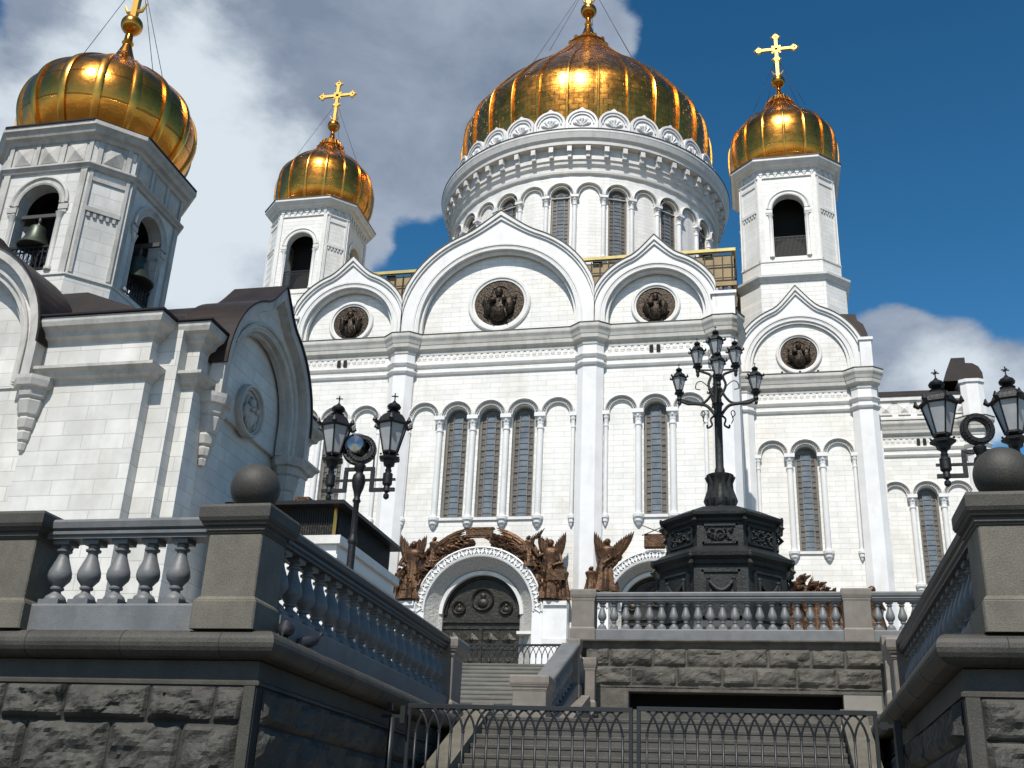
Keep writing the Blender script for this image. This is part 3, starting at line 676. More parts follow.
portal(FS, .1, 15.35, 4.75, 2.88, 6.45, cath)
portal(FS, 12.75, 15.6, 4.05, 2.5, 5.0, cath); portal(FS, -12.75, 15.6, 4.05, 2.5, 5.0, cath)
for sx in (1, -1): portal(frame(CX + sx * 23.95, 88.2), 0, 15.4, 3.9, 2.4, 5.2, cath)

# --- bronze high-relief figures over the portals
def robe(m, x, y, z, h, w, lean=0, seed=0, flare=1.0, nf=9):
    rnd = random.Random(seed); ph = rnd.random() * 6; rings = []; n = 36
    for i, (t, r) in enumerate(((0, .30), (.12, .27), (.35, .22), (.55, .17), (.63, .155), (.72, .19), (.8, .22), (.845, .17), (.87, .07), (.9, .06))):
        rr = r * w * (flare if t < .3 else 1); q = []
        for k in range(n):
            a = 2 * PI * k / n; f = 1 + (.17 * (1 - t) if t < .8 else 0) * sin(nf * a + ph + t * 3)
            q.append((x + lean * t * h + rr * f * cos(a) * 1.1, y + rr * f * sin(a) * .62, z + t * h))
        rings.append(q)
    m.loft(rings, True)
    hx = x + lean * h * .93
    m.ball((hx, y - .05, z + h * .935), h * .056, 12, (.86, 1, 1.15)); m.ball((hx, y + .03, z + h * .95), h * .062, 12, (1, 1, 1.0)); m.tube([(hx - h * .05, y + .05, z + h * .96), (hx - h * .07, y, z + h * .9), (hx - h * .05, y - .02, z + h * .86)], [h * .03, h * .03, h * .01], 6)
    m.ball((hx, y - h * .065, z + h * .935), h * .014, 6)
    return hx
def wing(m, rx, rz, tx, tz, y, wd, seed=0, curve=.25):
    """long feathered wing from root to tip, quills as overlapping blades"""
    dx, dz = tx - rx, tz - rz; l = math.hypot(dx, dz); ux, uz = dx / l, dz / l; nx, nz = -uz, ux
    sg = 1 if curve > 0 else -1
    for i in range(9):
        t = i / 8; a0 = -sg * (t * .17 - .03) ; L_ = l * (1 - .62 * t ** 1.15)
        vx, vz = ux * cos(a0) - uz * sin(a0), ux * sin(a0) + uz * cos(a0)
        sx_, sz_ = rx - nx * sg * wd * .35 * t, rz - nz * sg * wd * .35 * t
        bow = sg * l * .07
        P = [(sx_ + vx * L_ * q + nx * bow * sin(PI * q), y - .10 - .05 * (i % 2) - .03 * t, sz_ + vz * L_ * q + nz * bow * sin(PI * q)) for q in (0, .2, .45, .7, .88, 1)]
        m.tube(P, [wd * .12, wd * .14, wd * .12, wd * .10, wd * .06, wd * .01], 6)
    for i in range(4):
        t = i / 3; m.ball((rx + ux * l * (.12 + .16 * t), y - .18, rz + uz * l * (.12 + .16 * t)), wd * .2 * (1 - .3 * t), 8, (1, .6, 1.2))
def arm_(m, p, e, h, r): m.tube([p, e, h], [r, r * .85, r * .6], 8); m.ball(h, r * .8, 8)
def group_left(F_, mir=1, c=.1, small=0, seed=0):
    """winged standing figure, smaller figures at its side, one leaning along the arch"""
    m = MB(F_); k = 1.0 if not small else .88
    X = lambda x: c + mir * x
    y = -1.0
    zb = 16.05
    m.box(*sorted((X(-6.4), X(-4.35))), y - .25, -.05, zb, zb + .22)
    hx = robe(m, X(-5.25), y, zb + .2, 4.3 * k, 2.8, lean=.03 * mir, seed=seed)
    arm_(m, (X(-5.75), y, zb + 3.5 * k), (X(-6.05), y - .3, zb + 2.7 * k), (X(-5.5), y - .6, zb + 2.5 * k), .17)
    arm_(m, (X(-4.75), y, zb + 3.5 * k), (X(-4.3), y - .3, zb + 3.2 * k), (X(-3.9), y - .4, zb + 3.75 * k), .17)
    wing(m, X(-5.6), zb + 2.9 * k, X(-6.15), zb + 5.1 * k, y + .1, 1.25, curve=.2 * mir)
    wing(m, X(-4.9), zb + 2.9 * k, X(-4.3), zb + 5.0 * k, y + .1, 1.3, curve=-.12 * mir)
    wing(m, X(-5.1), zb + 3.3 * k, X(-4.75), zb + 4.75 * k, y + .25, 1.2, curve=.2 * mir)
    robe(m, X(-6.15), y + .1, zb + .15, 2.4 * k, 1.5, seed=seed + 1); robe(m, X(-5.75), y - .2, zb + .15, 1.7 * k, 1.2, seed=seed + 2)
    # crouching figure on the haunch of the arch
    robe(m, X(-3.75), y - .1, zb + 2.5, 2.3 * k, 1.6, lean=.1 * mir, seed=seed + 3)
    arm_(m, (X(-3.4), y - .1, zb + 4.1), (X(-2.9), y - .3, zb + 4.15), (X(-2.4), y - .3, zb + 4.6), .13)
    wing(m, X(-3.6), zb + 3.9, X(-1.0), zb + 5.35, y, 1.15, curve=.12 * mir)
    wing(m, X(-3.3), zb + 3.7, X(-1.6), zb + 4.9, y - .1, .8, curve=.1 * mir)
    rnd = random.Random(seed)
    for j in range(16):
        t = rnd.random(); x = -6.2 + 2.0 * t; z = zb + .3 + rnd.random() * 1.6
        m.tube([(X(x), y - .25, z), (X(x + rnd.uniform(-.1, .2)), y - .42, z + .5), (X(x + rnd.uniform(0, .3)), y - .2, z + 1.0)], [.05, .11, .04], 6)
    # billowing drapery and cloud that knits the group to the arch
    for j in range(30):
        a_ = PI - R(12 + 69 * j / 29); r_0 = 4.98 + rnd.uniform(0, .35 if j > 14 else .6); px, pz = r_0 * cos(a_), 15.35 + r_0 * sin(a_)
        m.ball((X(px), y + .35 + rnd.uniform(-.15, .1), pz), rnd.uniform(.26, .42), 8, (1, .7, 1))
        q1, q2 = rnd.uniform(.3, .7), rnd.uniform(-.2, .5)
        m.tube([(X(px - .25), y - .05, pz - .25), (X(px - .05 * q1), y - .3, pz + .1), (X(px + q1), y - .1, pz + q2)], [.06, .12, .03], 6)
    robe(m, X(-4.45), y + .1, zb + 1.3, 2.5 * k, 1.5, lean=.12 * mir, seed=seed + 9)
    wing(m, X(-4.3), zb + 2.9, X(-3.7), zb + 4.4, y + .3, 1.0, curve=.2 * mir)
    robe(m, X(-3.0), y + .05, zb + 3.1, 1.7 * k, 1.3, lean=.2 * mir, seed=seed + 11)
    for j in range(6):
        x = -2.9 + j * .33; m.tube([(X(x), y, zb + 4.0 + j * .1), (X(x + .3), y - .2, zb + 4.35 + j * .1), (X(x + .75), y, zb + 4.5 + j * .11)], [.12, .17, .05], 6)
    return m
for mir, nm in ((1, 'a'), (-1, 'b')):
    m = group_left(FS, mir, .1, seed=20 + mir)
    if mir < 0:
        m.F = FS; m.box(.1 + 5.0, .1 + 6.3, -1.5, -.6, 17.5, 18.3); m.ball((.1 + 5.7, -1.0, 18.5), .45, 10)
        for q in range(5): m.tube([(.1 + 3.4 + q * .22, -1.1, 20.0 + .2 * q), (.1 + 3.9 + q * .2, -1.2, 20.9 + .12 * q)], [.1, .02], 6)
    part('angel_relief', m, 'bronze', cath, 'bronze winged figures in flowing robes beside the main door arch, ' + ('left group' if mir > 0 else 'right group'))
m = MB(FS); m.bbox(-1.05, .95, -1.35, -.95, 20.75, 21.35, .04); m.box(-1.15, 1.05, -1.38, -.9, 21.35, 21.47); m.box(-.9, .8, -1.38, -1.34, 20.86, 21.24); part('arch_plaque', m, 'bronze', cath)
def side_group(F_, c, seed, side):
    zb = 16.05; y = -1.0
    for s_ in (-1, 1):
        m = MB(F_); rnd = random.Random(seed + s_)
        robe(m, c + s_ * 3.6, y, zb + .7, 3.8, 2.9, lean=-.06 * s_, seed=seed + s_)
        wing(m, c + s_ * 3.7, zb + 2.7, c + s_ * 4.25, zb + 5.1, y + .1, 1.25, curve=-.22 * s_)
        wing(m, c + s_ * 2.9, zb + 3.0, c + s_ * 1.55, zb + 5.1, y + .1, 1.3, curve=.1 * s_)
        m.box(c + s_ * 4.0 - .85, c + s_ * 4.0 + .85, y - .3, -.05, zb, zb + .25)
        robe(m, c + s_ * 4.5, y - .1, zb + .2, 2.3, 1.9, seed=seed + 7 + s_); robe(m, c + s_ * 3.2, y + .1, zb + 1.7, 2.2, 1.7, lean=-.1 * s_, seed=seed + 5 + s_)
        arm_(m, (c + s_ * 3.5, y, zb + 3.5), (c + s_ * 3.1, y - .35, zb + 3.0), (c + s_ * 3.6, y - .6, zb + 2.6), .15)
        for j in range(16):
            a_ = R(4 + 50 * j / 15); r_0 = 4.3 + rnd.uniform(0, .45); px, pz = s_ * r_0 * cos(a_), 15.6 + r_0 * sin(a_)
            m.ball((c + px, y + .35, pz), rnd.uniform(.24, .4), 8, (1, .7, 1)); m.tube([(c + px, y - .05, pz - .4), (c + px - .1 * s_, y - .3, pz), (c + px - .35 * s_, y - .1, pz + .4)], [.05, .12, .03], 6)
        part('angel_relief', m, 'bronze', cath, 'bronze winged figure at the %s edge of the %s side portal' % ('left' if s_ < 0 else 'right', side))
    m = MB(F_); m.bbox(c - .75, c + .75, y - .35, y + .1, zb + 3.8, zb + 4.75, .05)
    m.tube([(c - .9, y - .4, zb + 4.6), (c + .9, y - .4, zb + 5.35)], .035, 6); m.tube([(c + .9, y - .4, zb + 4.6), (c - .9, y - .4, zb + 5.35)], .035, 6)
    for j in range(7): m.ball((c - .6 + j * .2, y - .3, zb + 3.8), .17, 8)
    part('arch_plaque', m, 'bronze', cath)
side_group(FS, 12.75, 40, 'right'); side_group(FS, -12.75, 50, 'left')
def crowd(F_, c, seed):
    m = MB(F_); zb = 15.3; rnd = random.Random(seed)
    m.box(c - 5.0, c + 5.0, -1.35, -.05, zb - 1.5, zb)
    for i, (x, h) in enumerate(((-1.6, 5.2), (-.9, 5.9), (0, 5.3), (1.2, 4.6), (2.2, 4.0), (3.2, 4.4), (4.2, 4.9), (-2.6, 4.4), (-3.6, 3.6))):
        robe(m, c + x, -1.3 + (i % 2) * .35, zb - .6, h * .98, 3.3, lean=rnd.uniform(-.04, .04), seed=seed + i)
        if i < 4: wing(m, c + x + .2, zb + h * .5, c + x + .9, zb + h * .86, -1.0, 1.0, curve=.15)
        arm_(m, (c + x + .3, -1.4, zb + h * .6), (c + x + .75, -1.7, zb + h * .48), (c + x + .4, -1.9, zb + h * .62), .14)
    for j in range(34):
        x = rnd.uniform(-2.6, 1.9); z = zb + 5.15 - abs(x + .7) * .55 + rnd.uniform(-.9, .05)
        m.tube([(c + x - .25, -1.5, z - .4), (c + x, -1.75 + rnd.uniform(0, .3), z - .1), (c + x + rnd.uniform(.1, .4), -1.5, z + rnd.uniform(-.1, .2))], [.07, .17, .05], 7)
    return m
for sx in (1, -1): part('figure_relief', crowd(frame(CX + sx * 23.95, 88.2), 0, 60 + sx), 'bronze', cath)

# --- domes, finials and crosses
def gore_dome(prof, n, lobe, xc, yc, phase=0, ns=6, sm=4):
    P = smoothp(prof, sm); m = MB(); K = n * ns; rings = []
    for r, z in P:
        q = []
        for k in range(K):
            t = (k % ns) / ns; a = phase + 2 * PI * k / K; rr = r * (1 - lobe + lobe * sin(PI * t) ** .7)
            q.append((xc + rr * cos(a), yc + rr * sin(a), z))
        rings.append(q)
    m.loft(rings, False)
    m.sm = [True] * len(m.sm)
    return m
def rib_mesh(prof, w, h, mname, sm=4):
    """one rib in the plane y=0 running up the dome, origin on the dome axis"""
    P = smoothp(prof, sm); m = MB(); rings = []
    r0 = max(p[0] for p in prof)
    for i, (r, z) in enumerate(P):
        a = P[max(i - 1, 0)]; b = P[min(i + 1, len(P) - 1)]; dr, dz = b[0] - a[0], b[1] - a[1]; l = math.hypot(dr, dz); nr, nz = dz / l, -dr / l
        ww = w * (.25 + .75 * max(.05, r / r0)); hh = h * (.4 + .6 * r / r0)
        rings.append([(r * .97, -ww / 2, z), (r * .97, ww / 2, z), (r + nr * hh * .7, ww / 2, z + nz * hh * .7), (r + nr * hh, ww * .28, z + nz * hh), (r + nr * hh, -ww * .28, z + nz * hh), (r + nr * hh * .7, -ww / 2, z + nz * hh * .7)])
    m.loft(rings, True); return mesh_of('rib', m, mname)
def cross_mb(x, y, z, h, m=None):
    """pierced gilded cross with trefoil ends, rays and crescents at its foot"""
    m = m or MB(); w = h * .33; t = h * .022
    zc = z + h * .66
    m.box(x - t * 1.3, x + t * 1.3, y - t, y + t, z, z + h * .95); m.box(x - w, x + w, y - t, y + t, zc - t * 1.2, zc + t * 1.2)
    def ring(cx, cz, r, tt): m.revy([(r + tt, y - t * 1.1), (r + tt, y + t * 1.1), (r - tt, y + t * 1.1), (r - tt, y - t * 1.1)], cx, cz, 0, 2 * PI, 16, cap=False)
    for cx, cz, dx, dz in ((x - w, zc, -1, 0), (x + w, zc, 1, 0), (x, z + h * .95, 0, 1), (x, z + h * .42, 0, 0)):
        ring(cx, cz, h * .042, h * .014)
        for k in range(4):
            a = k * PI / 2; m.ball((cx + cos(a) * h * .072, y, cz + sin(a) * h * .072), h * .026, 8)
    ring(x, zc, h * .068, h * .014)
    m.ball((x, y, zc), h * .04, 10, (1, .6, 1))
    for k in range(4):
        a = PI / 4 + k * PI / 2; m.box(x + cos(a) * h * .1 - t * .7, x + cos(a) * h * .1 + t * .7, y - t * .5, y + t * .5, zc + sin(a) * h * .1 - t * .7, zc + sin(a) * h * .1 + t * .7)
    for s_ in (-1, 1):
        m.tube([(x, y, z + h * .06), (x + s_ * h * .07, y, z + h * .07), (x + s_ * h * .11, y, z + h * .15)], [t * .9, t * .8, t * .3], 6)
        m.tube([(x + s_ * h * .02, y, z + h * .3), (x + s_ * h * .06, y, z + h * .38)], [t * .5, t * .4], 6)
    return m
def finial(parent, xc, yc, zt, r0, zb, rb, hc, wires=True):
    """r0 radius of the cone at zt, zb/rb ball centre and radius, hc cross height"""
    m = MB(); h = zb - rb - zt
    P = [(r0 * 1.12, 0), (r0 * 1.18, h * .03), (r0 * .95, h * .12), (r0 * .62, h * .28), (r0 * .5, h * .32), (r0 * .34, h * .5), (r0 * .18, h * .72), (r0 * .24, h * .78), (r0 * .16, h * .84), (r0 * .14, h * 1.02)]
    m.lathe(P, xc, yc, 24, zt); m.ball((xc, yc, zb), rb, 24)
    for k in range(12):
        a = 2 * PI * k / 12; m.ball((xc + r0 * 1.1 * cos(a), yc + r0 * 1.1 * sin(a), zt + h * .06), r0 * .14, 8)
    part('finial', m, 'gold', parent)
    part('cross', cross_mb(xc, yc, zb + rb * .9, hc), 'goldc', parent)
def guy(parent, xc, yc, za, rr, zz, r=.02, ks=(0.6, 2.2, 3.9, 5.4)):
    m = MB()
    for a in ks: m.tube([(xc, yc, za), (xc + rr * cos(a), yc + rr * sin(a), zz)], r, 5)
    part('guy_wire', m, 'iron', parent)

# --- great drum and dome
dp = MB(); RD = 16.3
hol = [(RD, 44), (RD, 69.9), (RD + .25, 70.0), (RD + .3, 70.25), (RD + .1, 70.4), (RD + .15, 70.9), (RD + .4, 71.1), (RD + .45, 71.5), (RD + .6, 71.6), (RD + .6, 73.0), (RD + 1.35, 73.1), (RD + 1.4, 73.5), (RD + 1.65, 73.8), (RD + 1.85, 74.4), (RD + 1.9, 74.5), (RD + 1.9, 74.85), (RD + 1.7, 74.9), (RD + .4, 75.4), (RD + .3, 76.0), (RD - 1.2, 76.0)]
wallm = MB()
nd = 48
# cylindrical wall with the 16 windows left open as real recesses
for k in range(nd):
    a0 = -PI / 2 + 2 * PI * (k - .5) / nd; a1 = -PI / 2 + 2 * PI * (k + .5) / nd
    iswin = (k % 3) == 0
    seg = [(44, 57.6), (68.3, 69.95)] if iswin else [(44, 69.95)]
    for za, zb in seg:
        wallm.add([(CX + RD * cos(a0), CY + RD * sin(a0), za), (CX + RD * cos(a1), CY + RD * sin(a1), za), (CX + RD * cos(a1), CY + RD * sin(a1), zb), (CX + RD * cos(a0), CY + RD * sin(a0), zb)], [(0, 1, 2, 3)])
        if iswin:
            for a in (a0, a1): pass
    if iswin:
        Rq = RD - .7
        for a in (a0, a1): wallm.add([(CX + RD * cos(a), CY + RD * sin(a), 57.6), (CX + RD * cos(a), CY + RD * sin(a), 68.3), (CX + Rq * cos(a), CY + Rq * sin(a), 68.3), (CX + Rq * cos(a), CY + Rq * sin(a), 57.6)], [(0, 1, 2, 3)])
        for z in (57.6, 68.3): wallm.add([(CX + RD * cos(a0), CY + RD * sin(a0), z), (CX + RD * cos(a1), CY + RD * sin(a1), z), (CX + Rq * cos(a1), CY + Rq * sin(a1), z), (CX + Rq * cos(a0), CY + Rq * sin(a0), z)], [(0, 1, 2, 3)])
drum = part('drum', wallm, 'marble_d', cath)
m = MB(); m.lathe(hol[1:], CX, CY, 96, 0, smooth=False, cap=False); part('drum_cornice', m, 'marble_t', drum)
m = MB(); m.lathe([(RD + 1.93, 74.78), (RD + 1.97, 74.8), (RD + 1.97, 74.88), (RD + .4, 75.46)], CX, CY, 96, 0, smooth=False, cap=False); part('drum_flashing', m, 'ledge', drum)
m = MB(); m.lathe([(RD - .75, 57), (RD - .75, 68.4)], CX, CY, 96, 0, smooth=False, cap=False); part('drum_lining', m, 'dark', drum)
mo = MB(); mo.box(RD + .55, RD + 1.0, -.22, .22, 71.75, 72.3); mo.box(RD + .55, RD + 1.28, -.26, .26, 72.3, 72.95)
mome = mesh_of('modillion', mo, 'marble_t')
for k in range(52):
    a = 2 * PI * (k + .5) / 52
    if sin(a) < .45: inst('modillion', mome, (CX, CY, 0), drum, rz=a)
colm = column_mesh(58.5, 67.05, .25)
for k in range(-16, 16):
    th = 2 * PI * k / 32
    vis = abs(th) < R(115)
    if not vis: continue
    F_ = frame(CX + RD * sin(th), CY - RD * cos(th), th)
    a = MB(); ac = MB(); archivolt(a, ac, F_, 0, 67.15, 1.59, 1.1, y=.08, pr=.42)
    if k % 2 == 0: a.F = F_; a.holes([(-1.1, 66.9), (1.1, 66.9)] + arc(0, 67.15, 1.1, 0, PI, 14), [[(-1.02, 66.95), (1.02, 66.95)] + arc(0, 67.15, 1.03, 0, PI, 14)], .06, .3)
    part('drum_arch', a, 'marble_t', cath); 
    if k % 2 == 0:
        window_parts(F_, 0, 1.02, 58.2, 67.15, .25, cath, bar=.065)
    tc_ = th + PI / 32; p = Vector((CX + (RD + .06) * sin(tc_), CY - (RD + .06) * cos(tc_), 58.5)); inst('drum_column', colm, p, cath, rz=tc_, scale=(1.05, 1.05, 1))
# ring of shell-headed gables (kokoshniks)
km = MB()
out = ogee(0, 0, 1.86, 2.25, 24, t0=.75)
km.prismy([(x, z + 1.25) for x, z in out] + [(-1.86, 0), (1.86, 0)], 0, .35)
km.revy([(1.84, -.02), (1.84, -.22), (1.6, -.22), (1.55, -.02)], 0, 1.2, 0, PI, 20); km.revy([(1.42, -.02), (1.42, -.14), (1.28, -.14), (1.28, -.02)], 0, 1.2, 0, PI, 20)
for sx in (-1, 1): km.box(*sorted((sx * 1.55, sx * 1.84)), -.22, .0, 0, 1.2)
for j in range(5):
    a = PI * (j + .5) / 5; km.ball((.82 * cos(a), -.02, 1.05 + .82 * sin(a)), .3, 10, (1, .6, 1)); km.tube([(.1 * cos(a), -.06, .85 + .1 * sin(a)), (.78 * cos(a), -.1, 1.0 + .78 * sin(a))], [.05, .17], 6)
km.box(-2.1, 2.1, -.1, .3, 0, .35)
kme = mesh_of('kokoshnik', km, 'marble_s')
for k in range(28):
    th = 2 * PI * (k + .6) / 28; Rk = 16.55
    inst('kokoshnik', kme, (CX + Rk * sin(th), CY - Rk * cos(th), 75.45), cath, rz=th)
DP = [(15.2, 75.4), (15.75, 78), (16.05, 80.5), (16.1, 83), (15.6, 85.5), (13.9, 88.1), (11.6, 91), (8.5, 94), (5.8, 96.9), (4.1, 98.9), (2.8, 100.7), (2.0, 101.8)]
big = part('great_dome', gore_dome(DP, 28, .007, CX, CY, phase=-PI / 2 + .1 * 2 * PI / 28), 'goldt', cath)
rm = rib_mesh(DP, .34, .2, 'goldr')
for k in range(28): inst('rib', rm, (CX, CY, 0), big, rz=-PI / 2 + 2 * PI * (k + .1) / 28)
finial(cath, CX, CY, 101.2, 2.3, 107.7, 1.12, 9.0)
m = MB(); m.lathe([(3.9, 99.0), (4.0, 99.2), (3.8, 99.5), (3.1, 100.3), (2.4, 101.4), (1.9, 102.2)], CX, CY, 48, 0); part('dome_collar', m, 'goldr', cath)
guy(cath, CX, CY, 113, 9, 94.5, .03, ks=(3.5, 4.3, 5.5, .3, 1.5))

# --- belfries
def chamf(xc, yc, a, c): return [(xc - c, yc - a), (xc + c, yc - a), (xc + a, yc - c), (xc + a, yc + c), (xc + c, yc + a), (xc - c, yc + a), (xc - a, yc + c), (xc - a, yc - c)]
def belfry(parent, xc, yc, d, wall, trim, name='bell_tower'):
    a, c = d['a'], d['c']; z0, zs0, zt = d['z0'], d['zs'], d['zt']; hw = d['hw']; zo, zsp = d['zo'], d['zsp']; k = a / 4.25
    base = MB(); base.prism(chamf(xc, yc, d['ab'], d['cb']), d['zb'], z0); bt = part(name, base, wall, parent)
    m = MB()
    if d.get('bc'):
        m.sweep([(0, z0 - .55), (.12, z0 - .5), (.2, z0 - .3), (.42, z0 - .1), (.45, z0 + .1), (0, z0 + .25)], chamf(xc, yc, d['ab'], d['cb']), True)
        m.prism(chamf(xc, yc, d['ab'] - .02, d['cb'] - .02), z0, z0 + .26)
        part('base_cornice', m, trim, bt); m = MB()
    m.prism(chamf(xc, yc, a + .12 * k, c + .05 * k), z0, zs0); m.sweep([(0, zs0 - .12 * k), (.1 * k, zs0 - .05 * k), (.1 * k, zs0 + .03 * k), (0, zs0 + .08 * k)], chamf(xc, yc, a + .1 * k, c + .05 * k), True); part('plinth', m, wall, bt)
    w = MB(); t = MB(); rl = MB()
    th_ = .75 * k
    for q in range(4):
        F_ = Matrix.Translation((xc, yc, 0)) @ Matrix.Rotation(q * PI / 2, 4, 'Z')
        w.F = F_; t.F = F_; rl.F = F_
        w.holes([(-c, zs0), (c, zs0), (c, zt), (-c, zt)], [[(-hw, zo), (hw, zo)] + arc(0, zsp, hw, 0, PI, 16)], -a, -a + th_)
        # chamfer face, with a thin raised frame
        w.prism([(c, -a), (a, -c), (a - th_ * .9, -c + .0), (c, -a + th_ * .9)], zs0, zt)
        Fc = Matrix.Translation((xc, yc, 0)) @ Matrix.Rotation(q * PI / 2 + PI / 4, 4, 'Z'); t.F = Fc
        dc = (a + c) / math.sqrt(2); hc = (a - c) / math.sqrt(2); zm = zs0 + (zt - zs0) * .60
        for sx in (-1, 1): t.box(sx * hc * .86 - .09 * k, sx * hc * .86 + .09 * k, -dc - .10 * k, -dc + .02, zs0 + .2 * k, zt - .1 * k)
        t.box(-hc * .8, hc * .8, -dc - .14 * k, -dc + .02, zm, zm + .28 * k); t.box(-hc * .8, hc * .8, -dc - .08 * k, -dc + .02, zt - .75 * k, zt - .5 * k)
        for j in range(5): t.box(-hc * .7 + j * hc * .3, -hc * .56 + j * hc * .3, -dc - .1 * k, -dc + .02, zm - .3 * k, zm)
        t.F = F_
        # flat lesenes beside the openings, arch mouldings, capitals
        for sx in (-1, 1):
            xa, xb = sorted((sx * (c - .02), sx * (c - .42 * k))); t.box(xa, xb, -a - .12 * k, -a + .02, zs0, zt)
            xa, xb = sorted((sx * (hw + .02), sx * (hw + .62 * k))); t.box(xa, xb, -a - .10 * k, -a + .25 * k, zsp - .42 * k, zsp - .1 * k); t.box(xa + .04, xb - .04, -a - .06 * k, -a + .2 * k, zsp - .62 * k, zsp - .42 * k)
            cols = MB(F_); cols.lathe([(.24 * k, zo), (.24 * k, zo + .15 * k), (.17 * k, zo + .25 * k), (.16 * k, zsp - 1.1 * k), (.2 * k, zsp - .9 * k), (.28 * k, zsp - .62 * k)], sx * (hw + .2 * k), -a + .02, 12); part('colonnette', cols, trim, bt)
        t.revy([(hw + .55 * k, -a + .02), (hw + .55 * k, -a - .13 * k), (hw + .42 * k, -a - .16 * k), (hw + .3 * k, -a - .06 * k), (hw + .12 * k, -a - .06 * k), (hw + .1 * k, -a - .12 * k), (hw + .0, -a - .08 * k), (hw, -a + .02)], 0, zsp, 0, PI, 20)
        # balcony rail
        if q in (0, 1, 3):
            yy = -a + .12 * k; zr = zo + d['rail']
            rl.box(-hw, hw, yy - .03, yy + .03, zr - .04, zr + .03); rl.box(-hw, hw, yy - .02, yy + .02, zo + .08, zo + .13); rl.box(-hw, hw, yy - .02, yy + .02, zr - .28 * k - .04, zr - .28 * k)
            nb = int(2 * hw / .14 / max(.8, k * .45)) if k > .7 else 9
            for j in range(nb):
                x = -hw + 2 * hw * (j + .5) / nb; rl.box(x - .013 - .01 * k, x + .013 + .01 * k, yy - .015, yy + .015, zo, zr + .06 * k)
            if k < .7:
                for j in range(5):
                    x = -hw + 2 * hw * (j + .5) / 5
                    rl.revy([(.09, yy - .02), (.09, yy), (.075, yy), (.075, yy - .02)], x, zo + d['rail'] * .45, 0, 2 * PI, 12, cap=False)
                    rl.tube([(x - .1, yy - .01, zo + .14), (x + .1, yy - .01, zr - .2)], .01, 5); rl.tube([(x + .1, yy - .01, zo + .14), (x - .1, yy - .01, zr - .2)], .01, 5)
    part('belfry_wall', w, wall, bt); part('belfry_trim', t, trim, bt); part('balcony_rail', rl, 'iron', bt)
    m = MB(); m.prism(chamf(xc, yc, a - th_, c - .1), zt - .35 * k, zt); m.prism(chamf(xc, yc, a - th_, c - .1), zs0, zs0 + .05); m.box(xc - .42 * a, xc + .42 * a, yc - .42 * a, yc + .42 * a, zs0, zt - .3 * k) ; part('belfry_interior', m, 'dark', bt)  # near-black core block added so the arches look unlit inside
    m = MB(); m.prism(chamf(xc, yc, a, c), zt, d['zf1']); part('frieze', m, wall, bt)
    m = MB(); m.sweep([(0, zt - .15 * k), (.15 * k, zt - .08 * k), (.2 * k, zt + .05 * k), (.32 * k, zt + .16 * k), (.32 * k, zt + .26 * k), (0, zt + .36 * k)] if d['mid'] else [(0, zt - .05), (.12, zt), (.12, zt + .1), (0, zt + .16)], chamf(xc, yc, a, c), True)
    z2 = d['zf1']; e = d['ac'] - a
    m.sweep([(0, z2 - .35 * k), (e * .2, z2 - .3 * k), (e * .35, z2 - .12 * k), (e * .65, z2 - .02 * k), (e * .8, z2 + .2 * k), (e, z2 + .34 * k), (e, z2 + .58 * k), (0, z2 + .7 * k)], chamf(xc, yc, a, c), True)
    for q in range(4):
        F_ = Matrix.Translation((xc, yc, 0)) @ Matrix.Rotation(q * PI / 2, 4, 'Z'); Fc = F_ @ Matrix.Rotation(PI / 4, 4, 'Z')
        dc = (a + c) / math.sqrt(2); hc = (a - c) / math.sqrt(2)
        for FF, dist, half in ((F_, a, c), (Fc, dc, hc)):
            m.F = FF
            if d['mid']:
                n = 3 if half > 1.2 else 1; s_ = 2 * half / (n if n > 1 else 1.4); zz = (zt + .36 * k + z2 - .3 * k) / 2; hh = (z2 - zt) * .27
                for j in range(n):
                    x = (j - (n - 1) / 2) * s_ * .95; w_ = min(s_ * .30, hh * 1.05)
                    m.box(x - w_ * 1.3, x + w_ * 1.3, -dist - .02, -dist + .01, zz - hh * 1.25, zz + hh * 1.25)
                    m.add([(x - w_, -dist - .03, zz - hh), (x + w_, -dist - .03, zz - hh), (x + w_, -dist - .03, zz + hh), (x - w_, -dist - .03, zz + hh), (x, -dist - .14, zz)], [(0, 1, 4), (1, 2, 4), (2, 3, 4), (3, 0, 4)])
                for j in range(n + 1):
                    x = (j - n / 2) * s_ * .95; m.box(x - .07, x + .07, -dist - .06, -dist + .01, zt + .36 * k, z2 - .3 * k)
            else:
                n = max(3, int(2 * half / .62))
                for j in range(n):
                    x = (j - (n - 1) / 2) * 2 * half / n; m.box(x - .16, x + .16, -dist - .12, -dist + .01, z2 - .75, z2 - .33); m.box(x - .09, x + .09, -dist - .09, -dist + .01, z2 - .95, z2 - .75)
        m.F = None
    part('tower_cornice', m, trim, bt)
    m = MB(); zc_ = z2 + .7 * k; P = chamf(xc, yc, d['ac'] + .04, d['cc'] + .02)
    m.prism([(x, y) for x, y in P], zc_ - .13 * k, zc_ - .04 * k); m.loft([[(x, y, zc_ - .04 * k) for x, y in P], [(xc + (x - xc) * .5, yc + (y - yc) * .5, zc_ + .35 * k) for x, y in P]]); part('tower_eave', m, 'ledge' if not d['mid'] else 'copper', bt)
    dm = part('dome', gore_dome(d['dome'], 16, .010, xc, yc, phase=d.get('ph', 0)), 'gold', parent)
    rm_ = rib_mesh(d['dome'], d['rw'], d['rh'], 'goldr')
    for j in range(16): inst('rib', rm_, (xc, yc, 0), dm, rz=d.get('ph', 0) + 2 * PI * j / 16)
    finial(parent, xc, yc, *d['fin'])
    return bt
